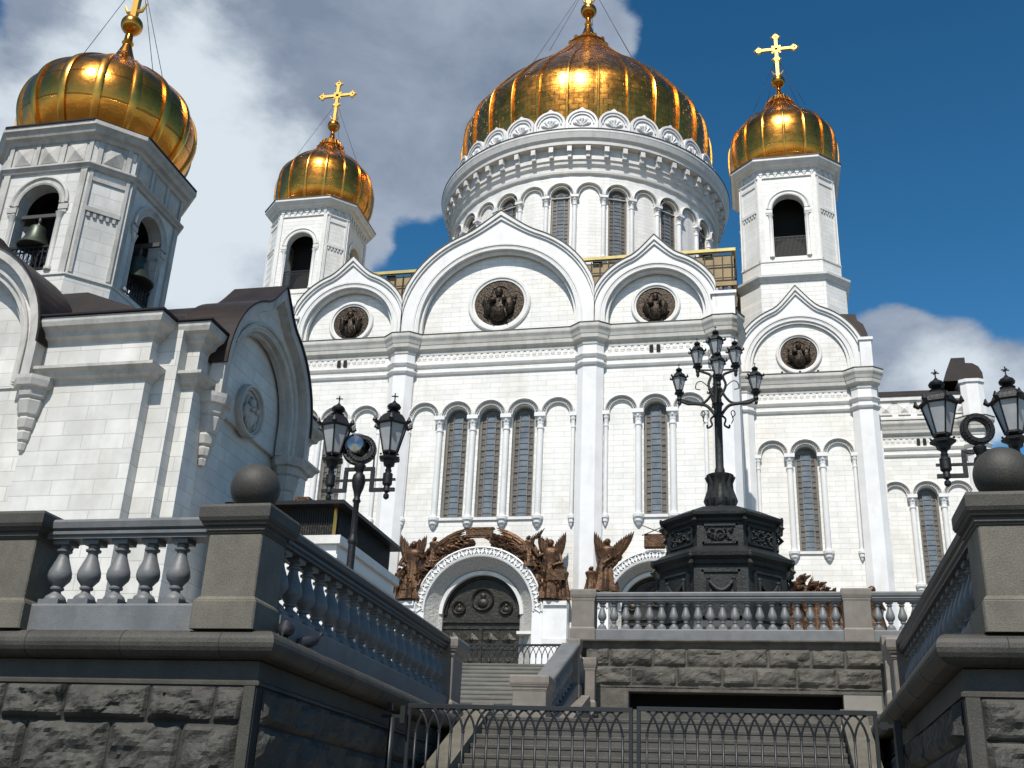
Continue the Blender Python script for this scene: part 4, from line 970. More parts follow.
CB = dict(a=4.22, c=2.62, ab=4.6, cb=2.78, zb=37.0, z0=47.6, zs=49.35, zt=58.2, hw=1.42, zo=49.85, zsp=54.9, rail=2.1, zf1=59.35, mid=False, bc=True, ac=5.05, cc=3.02,
          dome=[(4.5, 60.1), (4.95, 61.2), (5.15, 62.5), (5.1, 64.2), (4.6, 65.5), (3.5, 66.8), (2.25, 67.9), (1.45, 69.0), (1.0, 70.1)], rw=.26, rh=.11, fin=(69.2, 1.25, 72.35, .68, 5.3))
for xx in (4.0, -43.72):
    belfry(cath, xx, 93.3, CB, 'marble', 'marble_t'); guy(cath, xx, 93.3, 75.5, 3.6, 67.2, .02)

# ================================================================ NEAR LEFT: white pavilion with its own belfry
PX, PY = -20.9, 26.8
pav = thing('belfry_pavilion', (PX, PY, ZL), 'grey-white stone pavilion with hanging corbels and a gilded bell dome, behind the left balustrade', 'pavilion')
m = MB()
m.box(PX - 6.85, PX + 6.85, 22.75, 30.9, ZL, 12.0)           # core, set back inside the gable niches
part('pavilion_wall', m, 'pav', pav)
for sx in (1, -1):
    for sy in (-1, 1):
        m = MB()
        X = lambda a: PX + sx * a
        Y = lambda b: PY + sy * b
        P = [(X(3.14), Y(3.9)), (X(3.14), Y(4.4)), (X(6.25), Y(4.4)), (X(6.25), Y(3.7)), (X(7.2), Y(3.7)), (X(7.2), Y(2.95)), (X(6.7), Y(2.95)), (X(6.7), Y(3.3)), (X(6.0), Y(3.9))]
        m.prism(P, ZL, 11.42); part('corner_buttress', m, 'pav', pav)
        path = [(X(3.14), Y(4.4)), (X(6.25), Y(4.4)), (X(6.25), Y(3.7)), (X(7.2), Y(3.7)), (X(7.2), Y(2.7))]
        if sx * sy > 0: path = path[::-1]
        m = MB(); m.sweep([(-.3, 11.3), (0, 11.34), (.05, 11.45), (.16, 11.5), (.2, 11.62), (.34, 11.74), (.38, 11.86), (.38, 11.97), (.3, 12.0), (-.3, 12.02)], path); part('upper_cornice', m, 'pav_t', pav)
        m = MB(); m.sweep([(-.3, 12.025), (.42, 11.99), (.44, 12.0), (.44, 12.04), (-.3, 12.12)], path); part('copper_edging', m, 'copper', pav)
        m = MB(); m.sweep([(-.2, 10.2), (.03, 10.24), (.05, 10.33), (.15, 10.38), (.2, 10.5), (.3, 10.58), (.3, 10.66), (.06, 10.72), (-.2, 10.72)], path); part('lower_cornice', m, 'pav_t', pav)
def pendant(cx, cy, z1):
    m = MB(); P = [(.02, -1.92), (.10, -1.86), (.13, -1.7), (.10, -1.66), (.16, -1.6), (.19, -1.42), (.16, -1.36), (.22, -1.3), (.26, -1.08), (.23, -1.02), (.29, -.95), (.36, -.62), (.33, -.56), (.40, -.5), (.43, -.3), (.52, -.26), (.56, -.1), (.56, 0)]
    m.lathe(P, cx, cy, 8, z1, smooth=False, a0=PI / 8); part('hanging_corbel', m, 'pav_t', pav)
for q, (fx, fy, rot, ri_, Ro_, H_, zc_, pc) in enumerate(((PX, 22.28, 0, 2.6, 3.12, 3.95, 11.3, 3.2), (PX + 7.4, 26.45, PI / 2, 2.15, 2.74, 3.5, 11.2, 2.5), (PX - 7.4, 26.45, -PI / 2, 2.15, 2.74, 3.5, 11.2, 2.5))):
    F_ = frame(fx, fy, rot)
    gable(F_, 0, 10.35, zc_, ri_, Ro_, H_, parent=pav, depth=.42, medal=q > 0, mr=.62, mz=10.98, roof=2.6, wall='pav', trim='pav_t', face='pav', step=.17, medmat='pav_t', seed=31, capmat='copper')
    for sx in (-1, 1):
        p = F_ @ Vector((sx * pc, .12, 0)); pendant(p.x, p.y, 10.36)
m = MB(); zc = 12.0
m.loft([[(PX - 6.8, 22.9, zc), (PX + 6.8, 22.9, zc), (PX + 6.8, 30.8, zc), (PX - 6.8, 30.8, zc)], [(PX - 2.6, PY - 2.4, 14.0), (PX + 2.6, PY - 2.4, 14.0), (PX + 2.6, PY + 2.6, 14.0), (PX - 2.6, PY + 2.6, 14.0)]])
part('pavilion_roof', m, 'copper', pav)
PB = dict(a=2.36, c=1.46, ab=2.52, cb=1.55, zb=12.6, z0=14.15, zs=14.85, zt=18.55, hw=.70, zo=15.05, zsp=17.35, rail=.85, zf1=19.72, mid=True, bc=False, ac=2.74, cc=1.53,
          dome=[(2.28, 20.1), (2.62, 20.7), (2.82, 21.35), (2.82, 22.0), (2.6, 22.65), (2.15, 23.2), (1.5, 23.75), (1.0, 24.1), (.7, 24.4)], rw=.24, rh=.07, fin=(24.0, .85, 26.25, .38, 4.0), ph=.06)
belfry(pav, -20.9, 27.1, PB, 'pav', 'pav_t')
guy(pav, -20.9, 27.1, 28.5, 1.9, 23.4, .012, ks=(3.5, 5.9, .9, 2.4))
m = MB(); m.tube([(-18.2, 22.33, ZL), (-18.2, 22.33, 6.3), (-18.25, 22.33, 7.3), (-18.5, 22.33, 8.1), (-18.9, 22.33, 8.5)], .025, 6); part('cable', m, 'ledge', pav)
# bells hanging in the belfry
def bell(x, y, z, s, label):
    t = thing('church_bell', (x, y, z), label, 'bell', 'bells hanging in the near belfry')
    m = MB(); m.lathe([(.50, 0), (.53, .03), (.47, .12), (.36, .3), (.30, .52), (.27, .68), (.22, .76), (.08, .8), (.06, .88)], 0, 0, 24); m.v = [(x + a * s, y + b * s, z + c * s) for a, b, c in m.v]; part('bell_body', m, 'bellm', t)
    m = MB(); m.tube([(x, y, z + .1 * s), (x, y, z - .06 * s)], .03 * s); m.ball((x, y, z - .08 * s), .08 * s, 10); part('clapper', m, 'iron', t)
    m = MB(); m.tube([(x, y, z + .85 * s), (x, y, z + 1.15 * s)], .05 * s); m.box(x - .65, x + .65, y - .05, y + .05, z + 1.1 * s, z + 1.22 * s); part('hanger_beam', m, 'ledge', t)
bell(-20.9, 24.95, 15.95, .95, 'dark green bronze bell hanging in the front arch of the near belfry')
bell(-18.75, 27.1, 15.75, 1.15, 'large dark bronze bell hanging in the right side arch of the near belfry')

# ================================================================ KIOSK on the terrace (white base, dark bronze top)
kk = thing('terrace_annex', (-12.1, 27.8, ZL), 'low white marble annex with a dark slatted bronze top, right of the near pavilion', 'annex')
m = MB(); m.box(-13.6, -10.42, 25.55, 30.2, ZL, 6.86); part('annex_wall', m, 'marble_s', kk)
m = MB(); m.box(-13.6, -10.36, 25.49, 30.26, 6.5, 6.6); m.box(-13.6, -10.3, 25.43, 30.3, 6.865, 7.08)
for y in (25.75, 27.2, 28.65): m.box(-10.42, -10.395, y + .06, y + 1.3, 2.2, 6.35)
for x in (-12.9, -11.8): m.box(x, x + .95, 25.52, 25.55, 2.2, 6.3)
part('annex_cornice', m, 'marble_t', kk)
m = MB(); m.box(-13.6, -10.6, 25.75, 30.1, 7.08, 7.9)
part('bronze_top', m, 'bronzed', kk)
m = MB(); m.box(-10.655, -10.59, 25.715, 25.78, 7.081, 7.88); part('corner_glint', m, 'goldr', kk)  # gilt strip painted in as the highlight on the bronze corner
m = MB()
for k in range(44):
    x = -13.55 + k * .066; m.box(x, x + .022, 25.72, 25.745, 7.12, 7.86)
for k in range(60):
    y = 25.9 + k * .07; m.box(-10.595, -10.57, y, y + .025, 7.12, 7.86)
part('bronze_slats', m, 'iron', kk)
m = MB(); m.box(-13.6, -10.3, 25.4, 30.35, 7.9, 8.0); part('flat_roof', m, 'iron', kk)
m = MB(); m.box(-11.75, -11.35, 25.6, 25.9, 8.0, 8.16); part('roof_vent', m, 'bronze', kk)

# ================================================================ BALUSTRADES
def baluster_mesh(h, r, name='balus'):
    m = MB(); b = r * .95
    m.box(-b, b, -b, b, 0, .085 * h)
    m.lathe([(.92, .085), (.92, .11), (.80, .15), (.42, .20), (.36, .225), (.36, .24), (.56, .255), (.58, .28), (.48, .30), (.62, .335), (.92, .40), (1.0, .46), (.95, .53), (.72, .64), (.50, .74), (.42, .80), (.44, .815), (.64, .835), (.66, .86), (.48, .88), (.46, .92)], n=18)
    m.v = [(x * (r if abs(z) > .0851 * h or True else 1), y, z) for x, y, z in m.v]
    return m
def balmesh(h, r, mt='balus'):
    m = MB(); b = r * .95
    m.box(-b, b, -b, b, 0, .085 * h)
    P = [(.92, .085), (.92, .11), (.80, .15), (.42, .20), (.36, .225), (.36, .24), (.56, .255), (.58, .28), (.48, .30), (.62, .335), (.92, .40), (1.0, .46), (.95, .53), (.72, .64), (.50, .74), (.42, .80), (.44, .815), (.64, .835), (.66, .86), (.48, .88), (.46, .93)]
    m.lathe([(a * r, z * h) for a, z in P], n=18)
    m.box(-b * .8, b * .8, -b * .8, b * .8, .93 * h, h)
    return mesh_of('baluster', m, mt)
def balustrade(name, p0, p1, zb, label, n, h=1.12, mt='balus', rail='balus', group='stone balustrades', bm=None, w=.15, slope=None, br=(0, 1)):
    """p0->p1 in plan; zb = ledge level at p0; slope = ledge level at p1"""
    p0, p1 = Vector(p0), Vector(p1); d = (p1 - p0).normalized(); nrm_ = Vector((d.y, -d.x)); z1 = slope if slope is not None else zb
    t = thing(name, (*((p0 + p1) / 2), min(zb, z1)), label, 'balustrade', group)
    k = h / 1.12
    def bar(prof, nm, mt_):
        m = MB(); rings = []
        for p, z in ((p0, zb), (p1, z1)): rings.append([(p.x + nrm_.x * o, p.y + nrm_.y * o, z + q * k) for o, q in prof])
        m.loft(rings); part(nm, m, mt_, t)
    s_ = w / .15
    bar([(-.17 * s_, 0), (.17 * s_, 0), (.17 * s_, .24), (.155 * s_, .262), (-.155 * s_, .262), (-.17 * s_, .24)], 'plinth', mt)
    bar([(-.13 * s_, .93), (.13 * s_, .93), (.13 * s_, .955), (.155 * s_, .97), (.155 * s_, 1.0), (.14 * s_, 1.01), (.175 * s_, 1.03), (.185 * s_, 1.09), (.165 * s_, 1.12), (-.165 * s_, 1.12), (-.185 * s_, 1.09), (-.175 * s_, 1.03), (-.14 * s_, 1.01), (-.155 * s_, 1.0), (-.155 * s_, .97), (-.13 * s_, .955)], 'handrail', rail)
    ang = math.atan2(d.y, d.x)
    for i in range(n):
        u = br[0] + (br[1] - br[0]) * (i + .5) / n; p = p0.lerp(p1, u); z = zb + (z1 - zb) * u
        inst('baluster', bm, (p.x, p.y, z + .262 * k), t, rz=ang)
    return t
BM1 = balmesh(.668, .118); BM1d = balmesh(.668, .125, 'balus')
BM2 = balmesh(.668 * 1.1 / 1.12, .100)
def pedestal(name, x0, x1, y0, y1, zb, h, label, ball=0, mt='granite', cat='pedestal', group=None, cap=.07):
    t = thing(name, ((x0 + x1) / 2, (y0 + y1) / 2, zb), label, cat, group); k = h / 1.2; e = cap
    m = MB(); eb = min(e, .045); m.bbox(x0 - eb, x1 + eb, y0 - eb, y1 + eb, zb, zb + .27 * k, .015); m.loft([[(a, b, z) for a, b in ((x0 - s_, y0 - s_), (x1 + s_, y0 - s_), (x1 + s_, y1 + s_), (x0 - s_, y1 + s_))] for s_, z in ((eb - .01, zb + .27 * k), (.0, zb + .31 * k))], cap=False); part('base', m, mt, t)
    m = MB(); m.bbox(x0, x1, y0, y1, zb + .3 * k, zb + .93 * k, .012); part('shaft', m, mt, t)
    m = MB(); Q = ((0, .915), (.012, .925), (.02, .945), (.03, .95), (.03, .985), (.06, 1.0), (.075, 1.03), (.085, 1.035), (.1, 1.07), (.1, 1.17), (.085, 1.2), (-.02, 1.2))
    m.loft([[(a, b, zb + z * k) for a, b in ((x0 - s_, y0 - s_), (x1 + s_, y0 - s_), (x1 + s_, y1 + s_), (x0 - s_, y1 + s_))] for s_, z in [(s_ * e / .07 * .8, z) for s_, z in Q]]); part('cap', m, mt if mt != 'granite' else 'granited', t)
    if ball:
        m = MB(); cx, cy = (x0 + x1) / 2, (y0 + y1) / 2; m.lathe([(ball * .7, 0), (ball * .7, .03), (ball * .5, .05)], cx, cy, 24, zb + h); m.ball((cx, cy, zb + h + .02 + ball * .97), ball, 40); part('ball', m, 'granited', t)
    return t
ZT = 1.76
pedestal('ball_pedestal', -5.22, -4.66, 9.53, 10.09, ZT, 1.2, 'square granite pedestal with a stone ball on top, at the left corner of the steps', .25, cap=.08, group='granite pedestals topped with balls')
pedestal('ball_pedestal', 1.80, 2.42, 9.53, 10.09, ZT, 1.16, 'square granite pedestal with a stone ball on top, at the right corner of the steps', .245, cap=.08, group='granite pedestals topped with balls')
pedestal('plain_pedestal', -7.75, -7.12, 9.53, 10.09, ZT, 1.17, 'square granite pedestal without a ball, at the left edge by the five balusters', 0, cap=.09)
balustrade('balustrade', (-7.12, 9.78), (-5.22, 9.78), ZT, 'short grey stone balustrade of five balusters above the left rusticated wall', 5, bm=BM1, rail='balus', br=(0.005, .875))
balustrade('balustrade', (-4.77, 10.05), (-4.77, 16.2), ZT, 'shaded stone balustrade running back along the left side of the steps', 17, bm=BM1, rail='balus_shade')
balustrade('balustrade', (1.98, 10.05), (1.98, 16.2), ZT, 'shaded stone balustrade running back along the right side of the steps', 17, bm=BM1, rail='balus_shade')
pedestal('end_post', -5.05, -4.55, 16.2, 16.75, ZT - .1, 1.22, 'tapering stone post ending the left balustrade', 0, 'postg', 'post', 'stone end posts of the stair balustrades')
pedestal('end_post', 1.75, 2.25, 16.2, 16.75, ZT - .1, 1.25, 'stone post ending the shaded right balustrade', 0, 'postg', 'post', 'stone end posts of the stair balustrades')
# terrace balustrade (on the far retaining wall)
ZW = 4.41
pedestal('terrace_post', -4.27, -3.74, 25.0, 25.5, ZW, 1.16, 'square pinkish granite post at the left end of the terrace balustrade', 0, 'postg', 'post', 'granite posts of the terrace balustrade', .03)
pedestal('terrace_post', 1.76, 2.34, 25.0, 25.5, ZW, 1.16, 'square pinkish granite post in the terrace balustrade, right of the candelabra', 0, 'postg', 'post', 'granite posts of the terrace balustrade', .03)
balustrade('terrace_balustrade', (-3.72, 25.2), (1.74, 25.2), ZW, 'long grey balustrade of twenty balusters in front of the iron candelabra', 20, h=1.1, bm=BM2, group='balustrades on the terrace wall', w=.14)
balustrade('terrace_balustrade', (2.36, 25.2), (8.0, 25.2), ZW, 'grey balustrade continuing to the right of the terrace post', 22, h=1.1, bm=BM2, group='balustrades on the terrace wall', w=.14)
# sloping balustrade of the upper flight
pedestal('stair_post', -4.62, -3.98, 20.7, 21.3, 1.75, 1.24, 'stout granite post at the foot of the sloping balustrade', 0, 'postg', 'post', None, .05)
balustrade('sloping_balustrade', (-4.25, 21.3), (-4.1, 24.0), 1.78, 'pale sloping balustrade climbing beside the upper flight', 11, bm=balmesh(.668, .095), slope=3.05, w=.17)
pedestal('stair_post', -4.14, -3.92, 24.0, 24.3, 3.0, 1.26, 'slim granite post at the top of the sloping balustrade', 0, 'postg', 'post', None, .03)
pedestal('stair_post', -3.84, -3.62, 24.4, 24.62, 2.7, 1.22, 'second slim granite post against the rusticated terrace wall', 0, 'postg', 'post', None, .03)
pedestal('stair_post', 2.45, 2.8, 24.2, 24.55, 2.9, 1.5, 'granite post at the right end of the rusticated terrace wall', 0, 'postg', 'post', None, .03)

# ================================================================ RETAINING WALLS
def rough_block(m, a, b, z0, z1, F_, bulge=.06, res=7, seed=0, g=.012):
    """one quarry-faced block in the local xz plane, face bulging to -y"""
    rnd = random.Random(seed); nx = max(3, int((b - a) / (z1 - z0) * res)); nz = res; m.F = F_; vs = []; off = Vector((rnd.random() * 90, rnd.random() * 90, seed * 1.7))
    for j in range(nz + 1):
        for i in range(nx + 1):
            u, v = i / nx, j / nz; x = a + g + (b - a - 2 * g) * u; z = z0 + g + (z1 - z0 - 2 * g) * v
            e = min(u * (b - a), (1 - u) * (b - a), v * (z1 - z0), (1 - v) * (z1 - z0)); t = min(1, e / (.16 * (z1 - z0)))
            f = noise.fractal(Vector((x * 2.3, z * 3.2, 0)) + off, .9, 2.1, 4)
            f2 = noise.cell(Vector((x * 4.0 + f * .6, z * 5.0 + f * .6, 1)) + off)
            y = -(bulge * (.35 + .65 * t) * (.85 + 1.0 * f + .22 * f2)) if t > 0 else -.006
            if t > 0: x += f * .012; z += f * .012
            vs.append((x, min(-.004, y), z))
    W_ = nx + 1; fs = [(j * W_ + i, j * W_ + i + 1, (j + 1) * W_ + i + 1, (j + 1) * W_ + i) for j in range(nz) for i in range(nx)]
    m.add(vs, fs)
def rustic_rows(F_, x0, x1, rows, bw, seed, mt, parent, bulge=.06, res=7):
    m = MB()
    for r, (z0, z1) in enumerate(rows):
        x = x0; k = 0; rnd = random.Random(seed + r); first = True
        while x < x1 - .02:
            w = bw * rnd.uniform(.8, 1.2) * (.55 if first and r % 2 else 1); first = False
            e = min(x1, x + w)
            if x1 - e < bw * .35: e = x1
            rough_block(m, x, e, z0, z1, F_, bulge, res, seed * 100 + r * 31 + k); x = e; k += 1
    part('rusticated_blocks', m, mt, parent)
def near_wall(sx, X, x_out, label):
    """terrace wall: front face at y=9.62 and return face along the steps"""
    t = thing('retaining_wall', ((X + x_out) / 2, 12, ZG), label, 'retaining wall', 'rusticated granite walls beside the steps')
    a, b = sorted((X, x_out)); y0 = 9.66
    m = MB(); m.box(a, b, y0, 16.6, ZG, 1.28); part('wall_core', m, 'joint', t)
    # coping: half-round ledge over a recessed band
    edge = [(x_out, y0 - .02), (X + sx * .02, y0 - .02), (X + sx * .02, 16.7)]
    if sx < 0: edge = edge[::-1]
    r = .125; pr = [(.02, 1.5)] + [(.06 + r * cos(q) * .95, 1.63 + r * sin(q)) for q in [-PI / 2 + PI * i / 10 for i in range(11)]] + [(-.6, 1.757), (-.6, 1.5)]
    m = MB(); m.sweep(pr, edge); part('coping', m, 'granited', t)
    m = MB(); pj = [(o_ + (.0025 if o_ > 0 else 0), z_ + (.0025 if z_ > 1.6 else -.0025)) for o_, z_ in pr]
    for j in range(7):
        xj = X - (.35 + 1.02 * j) * (1 if sx > 0 else -1); m.sweep(pj, [(xj - .004, y0 - .02), (xj + .004, y0 - .02)])
        yj = 10.6 + 1.02 * j
        if yj < 16.5: m.sweep(pj, [(X + sx * .02, yj - .004), (X + sx * .02, yj + .004)] if sx > 0 else [(X + sx * .02, yj + .004), (X + sx * .02, yj - .004)])
    part('coping_joints', m, 'joint', t)
    m = MB(); m.sweep([(-.3, 1.27), (.0, 1.27), (.0, 1.30), (-.03, 1.32), (-.03, 1.49), (-.3, 1.5)], edge); part('coping_band', m, 'granited', t)
    F_ = frame(0, y0 - .0, 0)
    rows = [(.93, 1.265), (.40, .93), (-.13, .40), (-.66, -.13), (-1.19, -.66), (ZG, -1.19)]
    xa, xb = (a, X - .12) if sx > 0 else (X + .12, b)
    rustic_rows(F_, xa, xb, rows, .78, 5 if sx > 0 else 9, 'rustic', t, .085, 14)
    m = MB(); xe = X - .06 * sx
    c0, c1 = sorted((X - .115 * sx, X - .005 * sx)); m.box(c0, c1, y0 - .035, y0 + .05, ZG, 1.262); part('corner_strip', m, 'granited', t)
    F_ = frame(X + (0.001 * sx), y0, PI / 2 if sx > 0 else -PI / 2)
    if sx > 0: rustic_rows(F_, .12, 6.9, rows[:4], 1.1, 15, 'rustic', t, .07, 7)
    else: rustic_rows(F_, -6.9, -.12, rows[:4], 1.1, 19, 'rustic', t, .07, 7)
    return t
near_wall(1, -4.57, -24, 'dark rusticated granite wall with a rounded coping, under the left balustrade')
near_wall(-1, 1.56, 16, 'dark rusticated granite wall with a rounded coping, under the right ball pedestal')
# far terrace wall
tw = thing('terrace_wall', (0, 25.3, ZL), 'long rusticated stone wall with a dark slot opening, below the terrace balustrade', 'terrace wall')
m = MB(); F_ = frame(0, 25.0, 0)
m.F = F_; m.holes([(-3.9, 1.7), (9, 1.7), (9, 4.24), (-3.9, 4.24)], [[(-2.95, 2.9), (1.62, 2.9), (1.62, 3.285), (-2.95, 3.285)]], 0, .35)
part('wall_face', m, 'rusticl', tw)
m = MB(); m.box(-4.1, 9, 26.0, 26.28, 1.7, 4.2); m.box(-3.3, 2.6, 25.36, 25.9, 3.4, 3.5); part('slot_recess', m, 'dark', tw)  # near-black panels paint the shade deep in the slot
m = MB(F_); m.box(-3.05, -2.96, -.03, .3, 2.4, 3.33); m.box(-2.95, 2.4, -.03, .3, 3.29, 3.345); part('slot_frame', m, 'rusticl', tw)
m = MB(F_); m.box(1.63, 2.4, -.02, .3, 2.0, 3.285); part('stone_panel', m, 'panel', tw)
m = MB(F_); m.box(-3.9, 2.4, -.05, .0, 2.0, 2.9); part('wall_base', m, 'rusticl', tw)
rustic_rows(F_, -3.88, 2.62, [(3.36, 3.42)], 1.6, 3, 'rusticl', tw, .02, 3)
rustic_rows(F_, -3.88, 2.62, [(3.43, 3.83), (3.84, 4.24)], .85, 23, 'rusticl', tw, .07, 9)
m = MB(); m.sweep([(-.3, 4.24), (.0, 4.24), (.02, 4.28), (.04, 4.3), (.04, 4.33), (.1, 4.35), (.14, 4.375), (.14, 4.40), (.1, 4.41), (-.6, 4.412)], [(-4.2, 26.4), (-4.2, 25.0), (9, 25.0)]); part('coping', m, 'rusticl', tw)

# ================================================================ STAIRS
def stairs(name, x0, x1, y0, z0, n, rise, run, mt, label, group, xslant=0):
    t = thing(name, ((x0 + x1) / 2, y0, z0), label, 'staircase', group)
    for i in range(n):
        m = MB(); a = x0 + xslant * i; b = x1 - xslant * i; za = z0 + i * rise
        y = y0 + i * run; e = y0 + n * run + .3
        m.loft([[(a, y + .006, za), (b, y + .006, za), (b, y + run + .06, za), (a, y + run + .06, za)], [(a, y + .006, za + rise - .05), (b, y + .006, za + rise - .05), (b, y + run + .06, za + rise - .05), (a, y + run + .06, za + rise - .05)]])
        m.loft([[(a, y - .004, za + rise - .05), (b, y - .004, za + rise - .05), (b, y + run + .06, za + rise - .05), (a, y + run + .06, za + rise - .05)], [(a, y - .008, za + rise - .012), (b, y - .008, za + rise - .012), (b, y + run + .06, za + rise - .012), (a, y + run + .06, za + rise - .012)], [(a, y - .005, za + rise), (b, y - .005, za + rise), (b, y + run + .06, za + rise), (a, y + run + .06, za + rise)]], cap=True)
        part('step', m, mt, t)
    m = MB(); m.add([(x0 + .02, y0 + .1, ZG), (x1 - .02, y0 + .1, ZG), (x1 - .02, y0 + n * run, ZG), (x0 + .02, y0 + n * run, ZG), (x0 + .02, y0 + .1, z0 + .02), (x1 - .02, y0 + .1, z0 + .02), (x1 - .02, y0 + n * run, z0 + n * rise - .06), (x0 + .02, y0 + n * run, z0 + n * rise - .06)], [(0, 3, 2, 1), (4, 5, 6, 7), (0, 1, 5, 4), (1, 2, 6, 5), (2, 3, 7, 6), (3, 0, 4, 7)]); part('stair_core', m, 'joint', t)
    return t
stairs('staircase', -4.4, 1.4, 7.0, ZG, 12, .15, .36, 'steps', 'lowest flight of granite steps rising from the street to the gate', None)
m = MB(); m.box(-4.55, 1.54, 11.3, 13.62, ZG, .205); struct('gate_landing', m, 'paving')
stairs('staircase', -4.0, 1.0, 13.6, .205, 10, .1555, .3, 'steps', 'grey granite flight of steps just behind the iron gate', None)
m = MB(); m.box(-4.5, 1.5, 16.55, 20.95, 1.0, 1.765); struct('middle_landing', m, 'paving')
stairs('staircase', -11.5, -4.3, 20.95, 1.765, 16, .15, .4, 'stepsl', 'pale worn upper flight of steps leading to the cathedral door', None)
for sx, x, lb in ((1, -4.18, 'sloping granite curb along the left edge of the steps behind the gate'), (-1, 1.2, 'sloping granite curb along the right edge of the steps behind the gate')):
    m = MB(); w_ = .17
    m.loft([[(x - w_, 13.3, .1), (x + w_, 13.3, .1), (x + w_, 13.3, .42), (x - w_, 13.3, .42)], [(x - w_, 16.75, .1), (x + w_, 16.75, .1), (x + w_, 16.75, 2.0), (x - w_, 16.75, 2.0)]]); tag(part('stair_curb', m, 'granite'), lb, 'curb', 'curbs flanking the steps')
m = MB(); x = -4.15
m.loft([[(x - .02, 20.9, 1.7), (x + .42, 20.9, 1.7), (x + .42, 20.9, 1.95), (x - .02, 20.9, 1.95)], [(x + .05, 24.3, 1.7), (x + .45, 24.3, 1.7), (x + .45, 24.3, 3.1), (x + .05, 24.3, 3.1)]]); tag(part('stair_curb', m, 'postg'), 'sloping stone curb under the pale sloping balustrade', 'curb', 'curbs flanking the steps')

# ================================================================ IRON GATES
def gate_leaf(x0, x1, y, zb, zt, sp, t, r=.0155, fr=.022, off=0):
    """leaf between x0 and x1: frame, bars, interlaced arches"""
    m = MB(); m.bbox(x0, x1, y - .025, y + .025, zt - .05, zt, .006); m.box(x0, x1, y - .015, y + .015, zb + .1, zb + .14)
    for x in (x0 + fr, x1 - fr): m.bbox(x - fr, x + fr, y - .022, y + .022, zb, zt - .001, .004)
    part('gate_frame', m, 'irong', t)
    n = max(2, round((x1 - x0 - .1) / sp)); s_ = (x1 - x0 - 4 * fr) / n; xs = [x0 + 2 * fr + s_ * (i + .5) for i in range(n)]
    zk = zt - .31 * (sp / .146) ; a = s_
    bm_ = MB(); bm_.tube([(0, 0, zb + .12 - zb), (0, 0, zk - zb)], r, 6); bm_.box(-.018, .018, -.018, .018, zk - zb - .012, zk - zb + .012); me = mesh_of('bar', bm_, 'irong')
    for x in xs: inst('bar', me, (x, y, zb), t)
    h = zt - .05 - zk
    am = MB(); P = [(-a, 0, 0), (-a * .93, 0, h * .2), (-a * .78, 0, h * .47), (-a * .5, 0, h * .78), (-a * .22, 0, h * .95), (0, 0, h), (a * .22, 0, h * .95), (a * .5, 0, h * .78), (a * .78, 0, h * .47), (a * .93, 0, h * .2), (a, 0, 0)]
    am.tube(P, r * .95, 6); me = mesh_of('arch', am, 'irong')
    for i in range(1, n - 1): inst('arch', me, (xs[i], y, zk), t)
    hm = MB(); hm.tube(P[5:], r * .95, 6); me2 = mesh_of('half_arch', hm, 'irong')
    hm = MB(); hm.tube(P[:6], r * .95, 6); me3 = mesh_of('half_arch', hm, 'irong')
    inst('half_arch', me2, (xs[0] - .5 * a * 0, y, zk), t); inst('half_arch', me3, (xs[-1], y, zk), t)
    q = MB(); q.tube([(p[0], 0, p[2]) for p in P if p[0] >= 0][-5:], r * .95, 6)
    return t
gt = thing('iron_gate', (-2.9, 13.15, .205), 'left leaf of the low grey iron gate with interlaced arches across the steps', 'gate', 'iron gate leaves across the steps')
gate_leaf(-4.22, -1.50, 13.15, .23, 1.545, .146, gt)
gt = thing('iron_gate', (0, 13.15, .205), 'right leaf of the low grey iron gate with interlaced arches across the steps', 'gate', 'iron gate leaves across the steps')
gate_leaf(-1.455, 1.20, 13.15, .23, 1.56, .146, gt)
gt = thing('gate_support', (-4.4, 13.1, .2), 'leaning iron bar and bracket holding the left end of the gate', 'gate support')
m = MB(); m.tube([(-4.36, 12.95, .2), (-4.36, 13.0, 1.36)], .035, 6); part('support_post', m, 'irong', gt)
m = MB(); m.box(-4.5, -4.2, 13.0, 13.03, 1.36, 1.40); m.box(-4.26, -4.2, 12.98, 13.06, 1.3, 1.5); m.box(-4.42, -4.36, 12.98, 13.05, 1.44, 1.52); part('bracket', m, 'irong', gt)
gt = thing('gate_support', (1.3, 13.1, .2), 'upright iron post and bracket holding the right end of the gate against the dark wall', 'gate support')
m = MB(); m.bbox(1.36, 1.44, 13.1, 13.18, .2, 1.46, .006); part('support_post', m, 'irong', gt)
m = MB(); m.box(1.2, 1.5, 13.12, 13.15, 1.38, 1.42); m.box(1.22, 1.3, 13.1, 13.2, 1.36, 1.44); part('bracket', m, 'irong', gt)
gt = thing('upper_railing', (-6.5, 28.2, ZU), 'black iron railing with interlaced arches at the top of the upper flight', 'railing')
gate_leaf(-9.6, -4.5, 28.2, ZU - .1, 4.86, .155, gt, r=.012)

